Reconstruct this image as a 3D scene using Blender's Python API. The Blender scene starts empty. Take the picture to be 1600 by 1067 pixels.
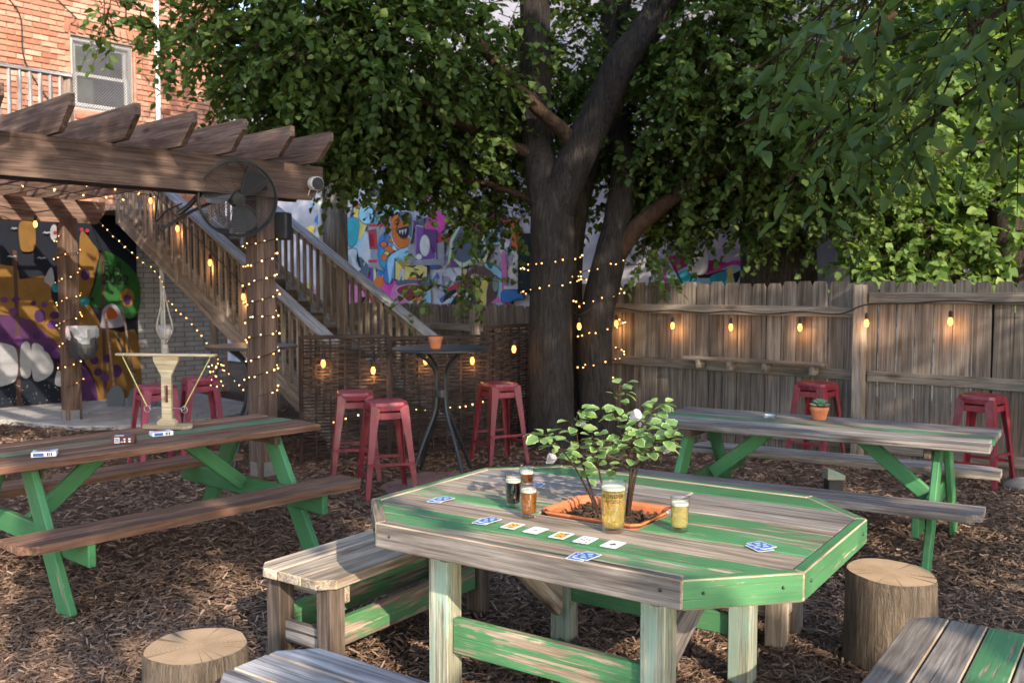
import bpy, bmesh, math, random
import numpy as np
from mathutils import Vector, Matrix
random.seed(7); RNG = np.random.default_rng(11)
C = bpy.context.scene.collection
SC = bpy.context.scene
R = math.radians

# ---------------- camera, sky, sun, exposure ----------------
FPX, HOR, EYE, CX, CY = 1450.0, 450.0, 1.65, 800.0, 533.5      # photo pixels (1600 x 1067)
PITCH = math.atan((CY - HOR) / FPX)
cam = bpy.data.cameras.new('camera'); camo = bpy.data.objects.new('camera', cam); C.objects.link(camo)
cam.sensor_width = 36; cam.lens = FPX / 1600 * 36; cam.clip_start = .05; cam.clip_end = 600
camo.location = (0, 0, EYE); camo.rotation_euler = (R(90) - PITCH, 0, 0)
cam.dof.use_dof = True; cam.dof.focus_distance = 4.0; cam.dof.aperture_fstop = 4.5
SC.camera = camo
SUN_AZ = Vector((.42, -.907)); SUN_EL = R(27)
w = bpy.data.worlds.new('World'); SC.world = w; w.use_nodes = True
nt = w.node_tree; bg = nt.nodes['Background']
sky = nt.nodes.new('ShaderNodeTexSky'); sky.sky_type = 'NISHITA'; sky.sun_disc = False
sky.sun_elevation = SUN_EL; sky.sun_rotation = math.atan2(SUN_AZ.x, SUN_AZ.y)
nt.links.new(sky.outputs[0], bg.inputs[0]); bg.inputs[1].default_value = .15
sl = bpy.data.lights.new('sun', 'SUN'); so = bpy.data.objects.new('sun', sl); C.objects.link(so)
sl.energy = 2.0; sl.angle = R(.55); sl.color = (1, .88, .72)
sdir = Vector((SUN_AZ.x * math.cos(SUN_EL), SUN_AZ.y * math.cos(SUN_EL), math.sin(SUN_EL)))
so.rotation_euler = (-sdir).to_track_quat('-Z', 'Y').to_euler(); so.location = (4, -8, 9)
SC.view_settings.view_transform = 'Standard'; SC.view_settings.look = 'None'
SC.view_settings.exposure = 2.15; SC.view_settings.gamma = 1

# ---------------- helpers ----------------
def ray(x, y):
    a = (x - CX) / FPX; b = (CY - y) / FPX
    return Vector((a, math.cos(PITCH) + b * math.sin(PITCH), -math.sin(PITCH) + b * math.cos(PITCH)))
def gp(x, y, z=0.0):
    r = ray(x, y); return Vector((0, 0, EYE)) + r * ((z - EYE) / r.z)
def at(x, y, d):
    r = ray(x, y); return Vector((0, 0, EYE)) + r * (d / r.y)
GA = R(47); U = Vector((math.cos(GA), math.sin(GA), 0)); V = Vector((math.sin(GA), -math.cos(GA), 0)); Zv = Vector((0, 0, 1))
def G(u, v, z=0.0): return U * u + V * v + Zv * z                  # yard grid: building, pergola and fence share it
def on_plane(x, y, n, c):                                        # a place on the upright plane p.n = c
    r = ray(x, y); o = Vector((0, 0, EYE)); return o + r * ((c - o.dot(n)) / r.dot(n))

def tag(o, label=None, cat=None, group=None, kind=None):
    if label: o['label'] = label
    if cat: o['category'] = cat
    if group: o['group'] = group
    if kind: o['kind'] = kind
    return o
def thing(name, label, cat, loc=(0, 0, 0), rz=0.0, group=None):
    o = bpy.data.objects.new(name, None); C.objects.link(o); o.empty_display_size = .1
    o.matrix_basis = Matrix.Translation(Vector(loc)) @ Matrix.Rotation(rz, 4, 'Z')
    return tag(o, label, cat, group)
def wm(o): return (wm(o.parent) if o.parent else Matrix()) @ o.matrix_basis
def put(name, me, mats, parent=None, M=None, world=False):
    o = bpy.data.objects.new(name, me); C.objects.link(o)
    if mats is not None and len(me.materials) == 0:
        for m in (mats if isinstance(mats, (list, tuple)) else [mats]): me.materials.append(m)
    elif mats is not None:
        ml = mats if isinstance(mats, (list, tuple)) else [mats]
        if [m for m in me.materials] != list(ml):
            for i, m in enumerate(ml):
                o.material_slots[i].link = 'OBJECT'; o.material_slots[i].material = m
    M = M or Matrix()
    if parent:
        o.parent = parent
        if world: M = wm(parent).inverted() @ M
    o.matrix_basis = M
    return o
def copy_tree(o, M=None, parent=None, label=None, group=None):
    c = o.copy(); C.objects.link(c); c.parent = parent
    if M is not None: c.matrix_basis = M
    if label: c['label'] = label
    if group: c['group'] = group
    for ch in o.children: copy_tree(ch, None, c)
    return c
_box = {}
def boxmesh(L, W, T, bev=.004, key=None):
    k = (round(L, 3), round(W, 3), round(T, 3), bev, key)
    if k in _box: return _box[k]
    bm = bmesh.new(); bmesh.ops.create_cube(bm, size=1, matrix=Matrix.Diagonal((L, W, T, 1)))
    if bev:
        r = bmesh.ops.bevel(bm, geom=bm.edges[:], offset=bev, segments=1, affect='EDGES', clamp_overlap=True)
        for f in r['faces']: f.material_index = 1
    me = bpy.data.meshes.new('box'); bm.to_mesh(me); bm.free(); _box[k] = me
    return me
def frame(p0, p1, up=(0, 0, 1)):
    x = (Vector(p1) - Vector(p0)).normalized(); up = Vector(up)
    if abs(x.dot(up)) > .99: up = Vector((1, 0, 0)) if abs(x.x) < .9 else Vector((0, 1, 0))
    y = up.cross(x).normalized(); z = x.cross(y)
    M = Matrix((x, y, z)).transposed().to_4x4(); M.translation = (Vector(p0) + Vector(p1)) / 2
    return M
def bar(name, parent, p0, p1, w, t, mat, up=(0, 0, 1), bev=.004, world=True, edge=None):
    """a board from p0 to p1: w across, t along 'up'; grain runs along local X"""
    L = (Vector(p1) - Vector(p0)).length
    mats = [mat, edge or mat] if bev else [mat]
    return put(name, boxmesh(L, w, t, bev, key=mat.name + (edge.name if edge else '')), mats, parent, frame(p0, p1, up), world)
class MB:
    def __init__(s): s.v = []; s.f = []; s.m = []
    def add(s, vs, fs, mi=0):
        n = len(s.v); s.v += [tuple(v) for v in vs]
        s.f += [tuple(i + n for i in f) for f in fs]; s.m += [mi] * len(fs); return s
    def box(s, p0, p1, w, t, up=(0, 0, 1), mi=0):
        L = (Vector(p1) - Vector(p0)).length; M = frame(p0, p1, up)
        vs = [M @ Vector((a * L / 2, b * w / 2, c * t / 2)) for a in (-1, 1) for b in (-1, 1) for c in (-1, 1)]
        return s.add(vs, [(0, 1, 3, 2), (4, 6, 7, 5), (0, 4, 5, 1), (2, 3, 7, 6), (0, 2, 6, 4), (1, 5, 7, 3)], mi)
    def tube(s, pts, rad, n=8, mi=0, cap=True):
        pts = [Vector(p) for p in pts]; k = len(pts)
        rad = rad if isinstance(rad, (list, tuple)) else [rad] * k
        vs = []; ref = None
        for i, p in enumerate(pts):
            d = (pts[min(i + 1, k - 1)] - pts[max(i - 1, 0)]).normalized()
            if ref is None: ref = d.orthogonal().normalized()
            ref = (ref - d * ref.dot(d)); ref = ref.normalized() if ref.length > 1e-6 else d.orthogonal().normalized()
            b = d.cross(ref)
            for j in range(n):
                a = 2 * math.pi * j / n; vs.append(p + (ref * math.cos(a) + b * math.sin(a)) * rad[i])
        fs = [(i * n + j, i * n + (j + 1) % n, (i + 1) * n + (j + 1) % n, (i + 1) * n + j) for i in range(k - 1) for j in range(n)]
        if cap: fs += [tuple(range(n))[::-1], tuple(range((k - 1) * n, k * n))]
        return s.add(vs, fs, mi)
    def lathe(s, prof, n=32, c=(0, 0, 0), mi=0):
        c = Vector(c); vs = []; k = len(prof)
        for r, z in prof:
            for j in range(n):
                a = 2 * math.pi * j / n; vs.append(c + Vector((r * math.cos(a), r * math.sin(a), z)))
        fs = [(i * n + j, i * n + (j + 1) % n, (i + 1) * n + (j + 1) % n, (i + 1) * n + j) for i in range(k - 1) for j in range(n)]
        return s.add(vs, fs, mi)
    def prism(s, pts, t, O=(0, 0, 0), X=(1, 0, 0), Y=(0, 1, 0), mi=0):
        O = Vector(O); X = Vector(X); Y = Vector(Y); N = X.cross(Y).normalized(); n = len(pts)
        a = [O + X * p[0] + Y * p[1] for p in pts]; b = [p + N * t for p in a]
        return s.add(a + b, [tuple(range(n))[::-1], tuple(range(n, 2 * n))] + [(i, (i + 1) % n, n + (i + 1) % n, n + i) for i in range(n)], mi)
    def sphere(s, c, r, n=8, k=5, sz=1.0, mi=0):
        prof = [(max(r * math.sin(math.pi * i / k), 1e-4), -r * sz * math.cos(math.pi * i / k)) for i in range(k + 1)]
        return s.lathe(prof, n, c, mi)
    def mesh(s, name='m', smooth=False):
        me = bpy.data.meshes.new(name); me.from_pydata(s.v, [], s.f)
        me.polygons.foreach_set('material_index', s.m)
        if smooth: me.polygons.foreach_set('use_smooth', [True] * len(s.f))
        me.update(); return me
    def build(s, name, mat, parent=None, M=None, smooth=False, world=False):
        return put(name, s.mesh(name, smooth), mat, parent, M, world)
def smooth_loop(pts, k=6):
    out = []; n = len(pts)
    for i in range(n):
        p0, p1, p2, p3 = [np.array(pts[(i + j - 1) % n], float) for j in range(4)]
        for t in np.linspace(0, 1, k, endpoint=False):
            out.append(tuple(.5 * (2 * p1 + (p2 - p0) * t + (2 * p0 - 5 * p1 + 4 * p2 - p3) * t * t + (3 * p1 - p0 - 3 * p2 + p3) * t ** 3)))
    return out
def curve_pts(pts, k=6):
    pts = [Vector(p) for p in pts]; out = []; n = len(pts)
    for i in range(n - 1):
        p0, p1, p2, p3 = pts[max(i - 1, 0)], pts[i], pts[i + 1], pts[min(i + 2, n - 1)]
        for j in range(k):
            t = j / k
            out.append(.5 * (2 * p1 + (p2 - p0) * t + (2 * p0 - 5 * p1 + 4 * p2 - p3) * t * t + (3 * p1 - p0 - 3 * p2 + p3) * t ** 3))
    return out + [pts[-1]]

# ---------------- materials ----------------
class NT:
    def __init__(s, name):
        s.m = bpy.data.materials.new(name); s.m.use_nodes = True; s.t = s.m.node_tree
        s.b = s.t.nodes['Principled BSDF']; s.out = s.t.nodes['Material Output']
    def n(s, typ, **kw):
        nd = s.t.nodes.new('ShaderNode' + typ)
        for k, v in kw.items():
            if k in nd.inputs.keys(): s.set(nd, k, v)
            else: setattr(nd, k, v)
        return nd
    def set(s, nd, k, v):
        if isinstance(v, bpy.types.NodeSocket): s.t.links.new(v, nd.inputs[k])
        else: nd.inputs[k].default_value = v
    def link(s, a, b): s.t.links.new(a, b)
    def math(s, op, a, b=None, c=None):
        nd = s.n('Math', operation=op)
        for i, v in enumerate((a, b, c)):
            if v is None: continue
            if isinstance(v, bpy.types.NodeSocket): s.link(v, nd.inputs[i])
            else: nd.inputs[i].default_value = v
        return nd.outputs[0]
    def ramp(s, fac, stops, interp='LINEAR'):
        nd = s.n('ValToRGB'); s.link(fac, nd.inputs[0]); cr = nd.color_ramp; cr.interpolation = interp
        while len(cr.elements) < len(stops): cr.elements.new(.5)
        for e, (p, c) in zip(cr.elements, stops): e.position = p; e.color = (*c, 1) if len(c) == 3 else c
        return nd.outputs[0]
    def mix(s, fac, a, b, mode='MIX'):
        nd = s.n('Mix', data_type='RGBA', blend_type=mode)
        for i, v in ((0, fac), (6, a), (7, b)):
            if isinstance(v, bpy.types.NodeSocket): s.link(v, nd.inputs[i])
            else: nd.inputs[i].default_value = v if i == 0 else ((*v, 1) if len(v) == 3 else v)
        return nd.outputs[2]
    def coord(s, scale=(1, 1, 1), rnd=True, kind='Object'):
        tc = s.n('TexCoord'); o = tc.outputs[kind]
        if rnd:
            oi = s.n('ObjectInfo'); a = s.math('MULTIPLY', oi.outputs['Random'], 53.0)
            cb = s.n('CombineXYZ'); s.link(a, cb.inputs[0]); s.link(a, cb.inputs[1]); s.link(a, cb.inputs[2])
            ad = s.n('VectorMath', operation='ADD'); s.link(o, ad.inputs[0]); s.link(cb.outputs[0], ad.inputs[1]); o = ad.outputs[0]
        mp = s.n('Mapping'); s.link(o, mp.inputs[0]); mp.inputs['Scale'].default_value = scale
        return mp.outputs[0]
    def noise(s, vec, scale=5, detail=6, rough=.6, dist=0.0):
        nd = s.n('TexNoise'); s.link(vec, nd.inputs['Vector'])
        nd.inputs['Scale'].default_value = scale; nd.inputs['Detail'].default_value = detail
        nd.inputs['Roughness'].default_value = rough; nd.inputs['Distortion'].default_value = dist
        return nd.outputs['Fac']
    def bump(s, h, strength=.4, dist=.01):
        b = s.n('Bump'); s.link(h, b.inputs['Height']); b.inputs['Strength'].default_value = strength; b.inputs['Distance'].default_value = dist
        s.link(b.outputs[0], s.b.inputs['Normal'])
    def rnd_value(s, col, lo=.8, hi=1.15):
        oi = s.n('ObjectInfo'); mr = s.n('MapRange'); s.link(oi.outputs['Random'], mr.inputs[0])
        mr.inputs[3].default_value = lo; mr.inputs[4].default_value = hi
        hv = s.n('HueSaturation'); s.link(mr.outputs[0], hv.inputs['Value'])
        s.link(col, hv.inputs['Color']); return hv.outputs[0]
    def done(s, col=None, rough=.7, spec=.3, metal=0.0):
        if col is not None:
            if isinstance(col, bpy.types.NodeSocket): s.link(col, s.b.inputs['Base Color'])
            else: s.b.inputs['Base Color'].default_value = (*col, 1)
        if isinstance(rough, bpy.types.NodeSocket): s.link(rough, s.b.inputs['Roughness'])
        else: s.b.inputs['Roughness'].default_value = rough
        s.b.inputs['Specular IOR Level'].default_value = spec; s.b.inputs['Metallic'].default_value = metal
        return s.m
def wood(name, c1, c2, paint=None, wear=.5, axis=0, crack=.55, vary=(.78, 1.2), rough=.78, spec=.2):
    m = NT(name)
    def sc(l, c): v = [c, c, c]; v[axis] = l; return tuple(v)
    co = m.coord(sc(.9, 13)); g = m.noise(co, 1.6, 7, .62, .9)
    co2 = m.coord(sc(2.2, 75)); fine = m.noise(co2, 1.3, 4, .7, .3)
    co3 = m.coord(sc(1.6, 2.6)); big = m.noise(co3, 1.5, 4, .55, .3)
    col = m.ramp(g, [(.28, tuple(x * .55 for x in c1)), (.45, c1), (.68, c2)])
    col = m.mix(.85, col, m.ramp(fine, [(.32, (.38, .36, .35)), (.6, (1.15, 1.15, 1.15))]), 'MULTIPLY')
    col = m.mix(.6, col, m.ramp(big, [(.3, (.62, .6, .6)), (.7, (1.2, 1.18, 1.12))]), 'MULTIPLY')
    ck = m.ramp(m.noise(m.coord(sc(.7, 30)), 1.0, 3, .5, .6), [(.30, (0, 0, 0)), (.37, (1, 1, 1))])
    col = m.mix(crack, col, ck, 'MULTIPLY')
    h = m.math('ADD', m.math('MULTIPLY', fine, .5), m.math('MULTIPLY', ck, .6))
    # knots: sparse dark ovals
    vo = m.n('TexVoronoi', feature='F1'); m.link(m.coord(sc(1.6, 5.2)), vo.inputs['Vector']); vo.inputs['Scale'].default_value = 1.0
    kn = m.ramp(vo.outputs['Distance'], [(.05, (.30, .2, .15)), (.11, (.72, .62, .55)), (.16, (1, 1, 1))])
    col = m.mix(.75, col, kn, 'MULTIPLY')
    r = rough
    if paint:
        wn = m.math('ADD', m.math('MULTIPLY', m.noise(m.coord(sc(1.0, 5.0)), 2.0, 6, .6, .4), .65), m.math('MULTIPLY', m.noise(m.coord(sc(1.4, 40)), 1.6, 5, .65, .2), .35))
        wm_ = m.ramp(wn, [(wear - .015, (0, 0, 0)), (wear + .02, (1, 1, 1))])
        fleck = m.ramp(m.noise(m.coord(sc(5, 24)), 2.2, 5, .7, .2), [(.33, (0, 0, 0)), (.36, (1, 1, 1))])
        mask = m.math('MULTIPLY', wm_, fleck)
        pc = m.mix(.55, paint, m.ramp(big, [(.25, tuple(x * .62 for x in paint)), (.75, tuple(min(1, x * 1.25 + .015) for x in paint))]))
        pc = m.mix(.25, pc, m.ramp(fine, [(.35, (.5, .5, .5)), (.6, (1.1, 1.1, 1.1))]), 'MULTIPLY')
        col = m.mix(mask, col, pc); h = m.math('ADD', h, m.math('MULTIPLY', mask, .5))
        r = m.math('SUBTRACT', rough, m.math('MULTIPLY', mask, .30))
    col = m.rnd_value(col, *vary); m.bump(h, .5, .004)
    return m.done(col, r, spec)
def plain(name, col, rough=.6, spec=.3, metal=0.0, var=.25, scale=9.0, bump=.12, rnd=True):
    m = NT(name); nz = m.noise(m.coord((1, 1, 1)), scale, 7, .65, .3)
    c = m.ramp(nz, [(.3, tuple(x * (1 - var) for x in col)), (.7, tuple(min(1, x * (1 + var)) for x in col))])
    if rnd: c = m.rnd_value(c, .93, 1.07)
    if bump: m.bump(nz, bump, .004)
    rr = m.math('ADD', rough - .1, m.math('MULTIPLY', nz, .2))
    return m.done(c, rr, spec, metal)
def emis(name, col, strength):
    m = NT(name); m.b.inputs['Base Color'].default_value = (*col, 1)
    m.b.inputs['Emission Color'].default_value = (*col, 1); m.b.inputs['Emission Strength'].default_value = strength; return m.m
def leafmat(name, stops, trans=.35, rough=.55):
    m = NT(name); a = m.n('Attribute', attribute_name='rnd'); col = m.ramp(a.outputs['Fac'], stops)
    t = m.n('BsdfTranslucent'); tc = m.mix(1.0, col, (1.5, 1.5, .7), 'MULTIPLY'); m.link(tc, t.inputs[0])
    mx = m.n('MixShader'); mx.inputs[0].default_value = trans
    m.done(col, rough, .22); m.link(m.b.outputs[0], mx.inputs[1]); m.link(t.outputs[0], mx.inputs[2])
    m.link(mx.outputs[0], m.out.inputs[0]); return m.m
GREEN = (.062, .18, .074); GREEN2 = (.078, .20, .083)
M = {}
M['redwood'] = wood('redwood', (.155, .078, .05), (.275, .16, .105), crack=.6)
M['greywood'] = wood('greywood', (.19, .16, .14), (.35, .31, .28), crack=.75)
M['palewood'] = wood('palewood', (.30, .235, .175), (.50, .42, .33), crack=.6)
M['bluewood'] = wood('bluewood', (.27, .26, .27), (.44, .43, .43), crack=.55)
M['greenpaint'] = wood('greenpaint', (.24, .18, .13), (.40, .32, .24), paint=GREEN, wear=.43)
M['greenworn'] = wood('greenworn', (.27, .20, .15), (.44, .35, .27), paint=GREEN2, wear=.49)
M['greenfaded'] = wood('greenfaded', (.2, .13, .09), (.32, .22, .15), paint=(.05, .16, .085), wear=.46)
M['greenleg'] = wood('greenleg', (.2, .15, .1), (.34, .27, .2), paint=(.048, .162, .064), wear=.38)
M['mintleg'] = wood('mintleg', (.27, .26, .19), (.42, .44, .35), paint=(.25, .32, .25), wear=.52, crack=.5)
M['rawedge'] = wood('rawedge', (.38, .28, .19), (.55, .44, .32), crack=.3)
M['darkwood'] = wood('darkwood', (.075, .055, .043), (.15, .115, .09), crack=.7)
M['pergola'] = wood('pergola', (.12, .077, .058), (.22, .145, .11), crack=.45)
M['fence'] = wood('fence', (.12, .095, .077), (.22, .18, .15), crack=.6, vary=(.7, 1.25))
M['rail'] = wood('rail', (.175, .145, .118), (.285, .24, .2), crack=.5)
M['stair'] = wood('stair', (.18, .14, .112), (.31, .25, .205), crack=.5)
M['handrail'] = wood('handrail', (.26, .26, .275), (.42, .425, .45), crack=.5)
M['pine'] = wood('pine', (.50, .39, .24), (.60, .48, .31), crack=0, vary=(.95, 1.05), rough=.55)
M['red'] = plain('red_metal', (.15, .011, .02), .42, .4, .0, .35, 6, .05)
M['pink'] = plain('pink_metal', (.19, .015, .045), .45, .4, .0, .3, 6, .05)
def stoolmat(name, c):
    m = NT(name); nz = m.noise(m.coord((1, 1, 1)), 6, 7, .65, .3); col = m.ramp(nz, [(.3, tuple(x * .6 for x in c)), (.7, tuple(x * 1.3 for x in c))])
    fl = m.ramp(m.noise(m.coord((1, 1, 1)), 34, 6, .75, .6), [(.66, (0, 0, 0)), (.69, (1, 1, 1))]); col = m.mix(m.math('MULTIPLY', fl, .75), col, (.16, .12, .11)); du = m.ramp(m.noise(m.coord((3, 3, 1)), 4, 5, .7), [(.5, (0, 0, 0)), (.8, (1, 1, 1))]); col = m.mix(m.math('MULTIPLY', du, .22), col, (.3, .25, .22))
    m.bump(fl, .15, .001); return m.done(m.rnd_value(col, .85, 1.12), m.math('ADD', .28, m.math('MULTIPLY', nz, .3)), .45)
M['red'] = stoolmat('red_enamel', (.165, .012, .022)); M['pink'] = stoolmat('pink_enamel', (.2, .016, .047))
M['black'] = plain('black_metal', (.016, .018, .02), .42, .4, 0, .3, 8, .05)
M['blackplastic'] = plain('black_plastic', (.02, .02, .022), .5, .35, 0, .2, 12, .05)
M['terracotta'] = plain('terracotta', (.42, .135, .055), .62, .3, 0, .2, 12, .1)
M['concrete'] = plain('concrete', (.30, .285, .265), .85, .2, 0, .3, 3.5, .3)
M['steel'] = plain('steel', (.45, .45, .45), .35, .5, .9, .15, 20, .03)
M['white'] = plain('white_paint', (.72, .71, .68), .5, .4, 0, .06, 14, .03)
M['cable'] = plain('cable', (.012, .014, .012), .55, .3, 0, .2, 10, 0)
M['stone'] = plain('stone', (.2, .17, .15), .85, .2, 0, .35, 6, .5)
M['bulb'] = emis('bulb_glow', (1, .34, .06), 1.25)
M['fairy'] = emis('fairy_glow', (1, .50, .17), 1.2)
# ---------------- the setting: ground, mulch, slab ----------------
def mulch_mat():
    m = NT('mulch'); co = m.coord((1, 1, 1), False)
    vo = m.n('TexVoronoi', feature='F1'); m.link(m.n('Mapping').outputs[0], vo.inputs['Vector'])
    mp = vo.inputs['Vector'].links[0].from_node; m.link(co, mp.inputs[0]); mp.inputs['Scale'].default_value = (38, 22, 30); mp.inputs['Rotation'].default_value = (0, 0, .6)
    nz = m.noise(co, 1.3, 6, .6); fn = m.noise(co, 60, 5, .7)
    c = m.ramp(vo.outputs['Color'], [(.1, (.05, .032, .023)), (.5, (.12, .075, .05)), (.9, (.2, .135, .095))])
    c = m.mix(.6, c, m.ramp(nz, [(.3, (.5, .45, .42)), (.7, (1.15, 1.1, 1.05))]), 'MULTIPLY')
    m.bump(m.math('ADD', vo.outputs['Distance'], fn), .8, .03); return m.done(c, .9, .1)
gm = MB(); n = 40
xs = np.concatenate([[-300, -60], np.linspace(-14, 14, n), [60, 300]]); ys = np.concatenate([[-300, -40], np.linspace(-6, 24, n), [60, 400]])
vs = [(x, y, (.018 * math.sin(x * 1.7 + y * .6) * math.sin(y * 1.3 - x * .4) - .018) if abs(x) < 14 and -6 < y < 24 else -.02) for y in ys for x in xs]
K = len(xs); gm.add(vs, [(j * K + i, j * K + i + 1, (j + 1) * K + i + 1, (j + 1) * K + i) for j in range(len(ys) - 1) for i in range(K - 1)])
tag(gm.build('ground', mulch_mat(), smooth=True), 'brown wood mulch ground of the beer garden', 'ground', kind='structure')

def chip_mat():
    m = NT('mulch_chips'); a = m.n('Attribute', attribute_name='rnd')
    c = m.ramp(a.outputs['Fac'], [(0, (.05, .032, .023)), (.35, (.125, .077, .052)), (.7, (.215, .138, .095)), (.92, (.33, .23, .16)), (1, (.44, .34, .25))])
    return m.done(c, .85, .15)
def scatter_chips(N):
    inv = RNG.uniform(1 / 13.0, 1 / 2.3, N) ** 1.0; d = 1 / inv
    x = RNG.uniform(-.66, .66, N) * d; worn = np.sin(x * 1.3 + 1.1 * np.sin(d * .9)) * np.sin(d * 1.15 + .8 * np.sin(x * 1.7)); ok = (worn < .45) | (RNG.random(N) < .45); d = d[ok]; x = x[ok]; N = len(d); L = RNG.uniform(.014, .058, N) * (1 + .05 * d); W = RNG.uniform(.003, .011, N) * (1 + .06 * d)
    yaw = RNG.uniform(0, 2 * np.pi, N); pit = RNG.normal(0, .22, N); rol = RNG.normal(0, .5, N)
    X = np.stack([np.cos(yaw) * np.cos(pit), np.sin(yaw) * np.cos(pit), np.sin(pit)], 1)
    Y0 = np.stack([-np.sin(yaw), np.cos(yaw), np.zeros(N)], 1); Z0 = np.cross(X, Y0)
    Y = Y0 * np.cos(rol)[:, None] + Z0 * np.sin(rol)[:, None]; Z = np.cross(X, Y)
    base = np.stack([x, d, RNG.uniform(-.004, .022, N) + np.abs(np.sin(pit)) * L * .4], 1)
    hx = X * (L / 2)[:, None]; hy = Y * (W / 2)[:, None]; hz = Z * (W * .45)[:, None]
    P = np.stack([base - hx - hy, base + hx * .9 - hy * .6, base - hx * .8 + hz, base + hx + hz * .8, base - hx * .9 + hy * .7, base + hx * .85 + hy], 1)
    F = np.array([[0, 1, 3, 2], [2, 3, 5, 4]]); F = (F[None] + np.arange(N)[:, None, None] * 6).reshape(-1, 4)
    return np_mesh('mulch_chips', P.reshape(-1, 3), F, np.repeat(RNG.beta(2, 2.6, N), 2))
def np_mesh(name, V_, F, rnd=None, smooth=False):
    me = bpy.data.meshes.new(name); nf, k = F.shape
    me.vertices.add(len(V_)); me.vertices.foreach_set('co', V_.astype(np.float32).ravel())
    me.loops.add(nf * k); me.loops.foreach_set('vertex_index', F.astype(np.int32).ravel())
    me.polygons.add(nf); me.polygons.foreach_set('loop_start', np.arange(0, nf * k, k, dtype=np.int32))
    me.update(calc_edges=True)
    if rnd is not None:
        at_ = me.attributes.new('rnd', 'FLOAT', 'FACE'); at_.data.foreach_set('value', rnd.astype(np.float32))
    if smooth: me.polygons.foreach_set('use_smooth', np.ones(nf, bool))
    return me
tag(put('mulch_chips', scatter_chips(210000), chip_mat()), 'loose shredded brown wood chips covering the ground', 'mulch', kind='stuff')
WALLV = -13.46                                                     # brick building wall plane: p.V = WALLV
sb = MB(); sp = [gp(-60, 660), gp(10, 660), gp(118, 671), gp(235, 668), gp(355, 655), gp(420, 640)]
e0 = G(sp[-1].dot(U) + .2, WALLV - .05); e1 = G(sp[0].dot(U) - .6, WALLV - .05)
sb.prism([(p.x, p.y) for p in sp + [e0, e1]], .16, O=(0, 0, -.12))
tag(sb.build('concrete_slab', M['concrete']), 'grey concrete slab in front of the painted doors', 'slab', kind='structure')
pv = MB()
for px_, py_, r in ((690, 752, .34), (650, 765, .3)):
    c = gp(px_, py_); pv.prism(smooth_loop([(c.x + r * random.uniform(.8, 1.1) * math.cos(a), c.y + r * random.uniform(.8, 1.1) * math.sin(a)) for a in np.linspace(0, 6.28, 7)[:-1]], 3), .028 + .003 * r)
tag(pv.build('flagstone_patch', plain('flagstone', (.17, .1, .085), .85, .2, 0, .3, 5, .3)), 'flat reddish paving stones under the black bar table', 'paving', kind='structure')

# ---------------- brick building with the painted doors ----------------
def paintmat(n_, c): return plain('paint_' + n_, c, .75, .2, 0, .22, 5, .1, rnd=False)
PAL = dict(navy=(.012, .017, .032), mustard=(.30, .155, .035), purple=(.11, .035, .13), violet=(.16, .05, .22), plum=(.075, .022, .11), white=(.48, .48, .5), green=(.03, .15, .03),
      teal=(.03, .30, .36), orange=(.55, .13, .02), black=(.012, .012, .014), yellow=(.62, .47, .12), lime=(.45, .55, .3), pink=(.55, .16, .35), magenta=(.55, .05, .28), red=(.45, .03, .05), blue=(.04, .16, .42),
      sky=(.27, .5, .62), slate=(.09, .10, .15), brown=(.11, .055, .045), grey=(.26, .25, .27), lilac=(.4, .36, .45), cream=(.6, .55, .5), darkred=(.2, .02, .03), olive=(.2, .25, .2))
PM = {k: paintmat(k, tuple(q * .42 for q in c)) for k, c in PAL.items()}  # mural paints darkened: the shade of the covered area is in the colour
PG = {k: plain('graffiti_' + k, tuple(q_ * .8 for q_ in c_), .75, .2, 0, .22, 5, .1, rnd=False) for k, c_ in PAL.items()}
bb = thing('brick_building', 'orange brick building with meshed window upstairs and mural painted doors below', 'building', G(5, WALLV))
def brickmat():
    m = NT('brick'); nz = m.noise(m.coord((1, 1, 1)), 14, 7, .7, .4); oi = m.n('ObjectInfo')
    c = m.ramp(oi.outputs['Random'], [(0, (.27, .115, .07)), (.5, (.38, .19, .125)), (1, (.47, .28, .2))])
    c = m.mix(.6, c, m.ramp(nz, [(.3, (.55, .5, .5)), (.7, (1.15, 1.12, 1.1))]), 'MULTIPLY'); m.bump(nz, .6, .006); return m.done(c, .88, .15)
def walltex(name, mortar, c1, c2, sc=1.0):
    m = NT(name); tc = m.n('TexCoord'); sx = m.n('SeparateXYZ'); m.link(tc.outputs['Object'], sx.inputs[0]); cb = m.n('CombineXYZ')
    m.link(sx.outputs[0], cb.inputs[0]); m.link(sx.outputs[2], cb.inputs[1])
    b = m.n('TexBrick'); m.link(cb.outputs[0], b.inputs['Vector']); b.inputs['Scale'].default_value = sc
    b.inputs['Brick Width'].default_value = .215; b.inputs['Row Height'].default_value = .075; b.inputs['Mortar Size'].default_value = .006
    b.inputs['Color1'].default_value = (*c1, 1); b.inputs['Color2'].default_value = (*c2, 1); b.inputs['Mortar'].default_value = (*mortar, 1)
    nz = m.noise(m.coord((1, 1, 1), False), 6, 7, .65); c = m.mix(.5, b.outputs['Color'], m.ramp(nz, [(.3, (.6, .58, .57)), (.7, (1.15, 1.13, 1.1))]), 'MULTIPLY')
    m.bump(m.math('SUBTRACT', nz, m.math('MULTIPLY', b.outputs['Fac'], .8)), .5, .01); return m.done(c, .88, .15)
BM = brickmat()
WX = Matrix((U, -V, Zv)).transposed().to_4x4()                      # local x along the wall, y into it, z up
def wall_M(u, v, z): Mx = WX.copy(); Mx.translation = G(u, v, z); return Mx
WIN = (5.42, 6.31, 4.16, 5.17)
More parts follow.
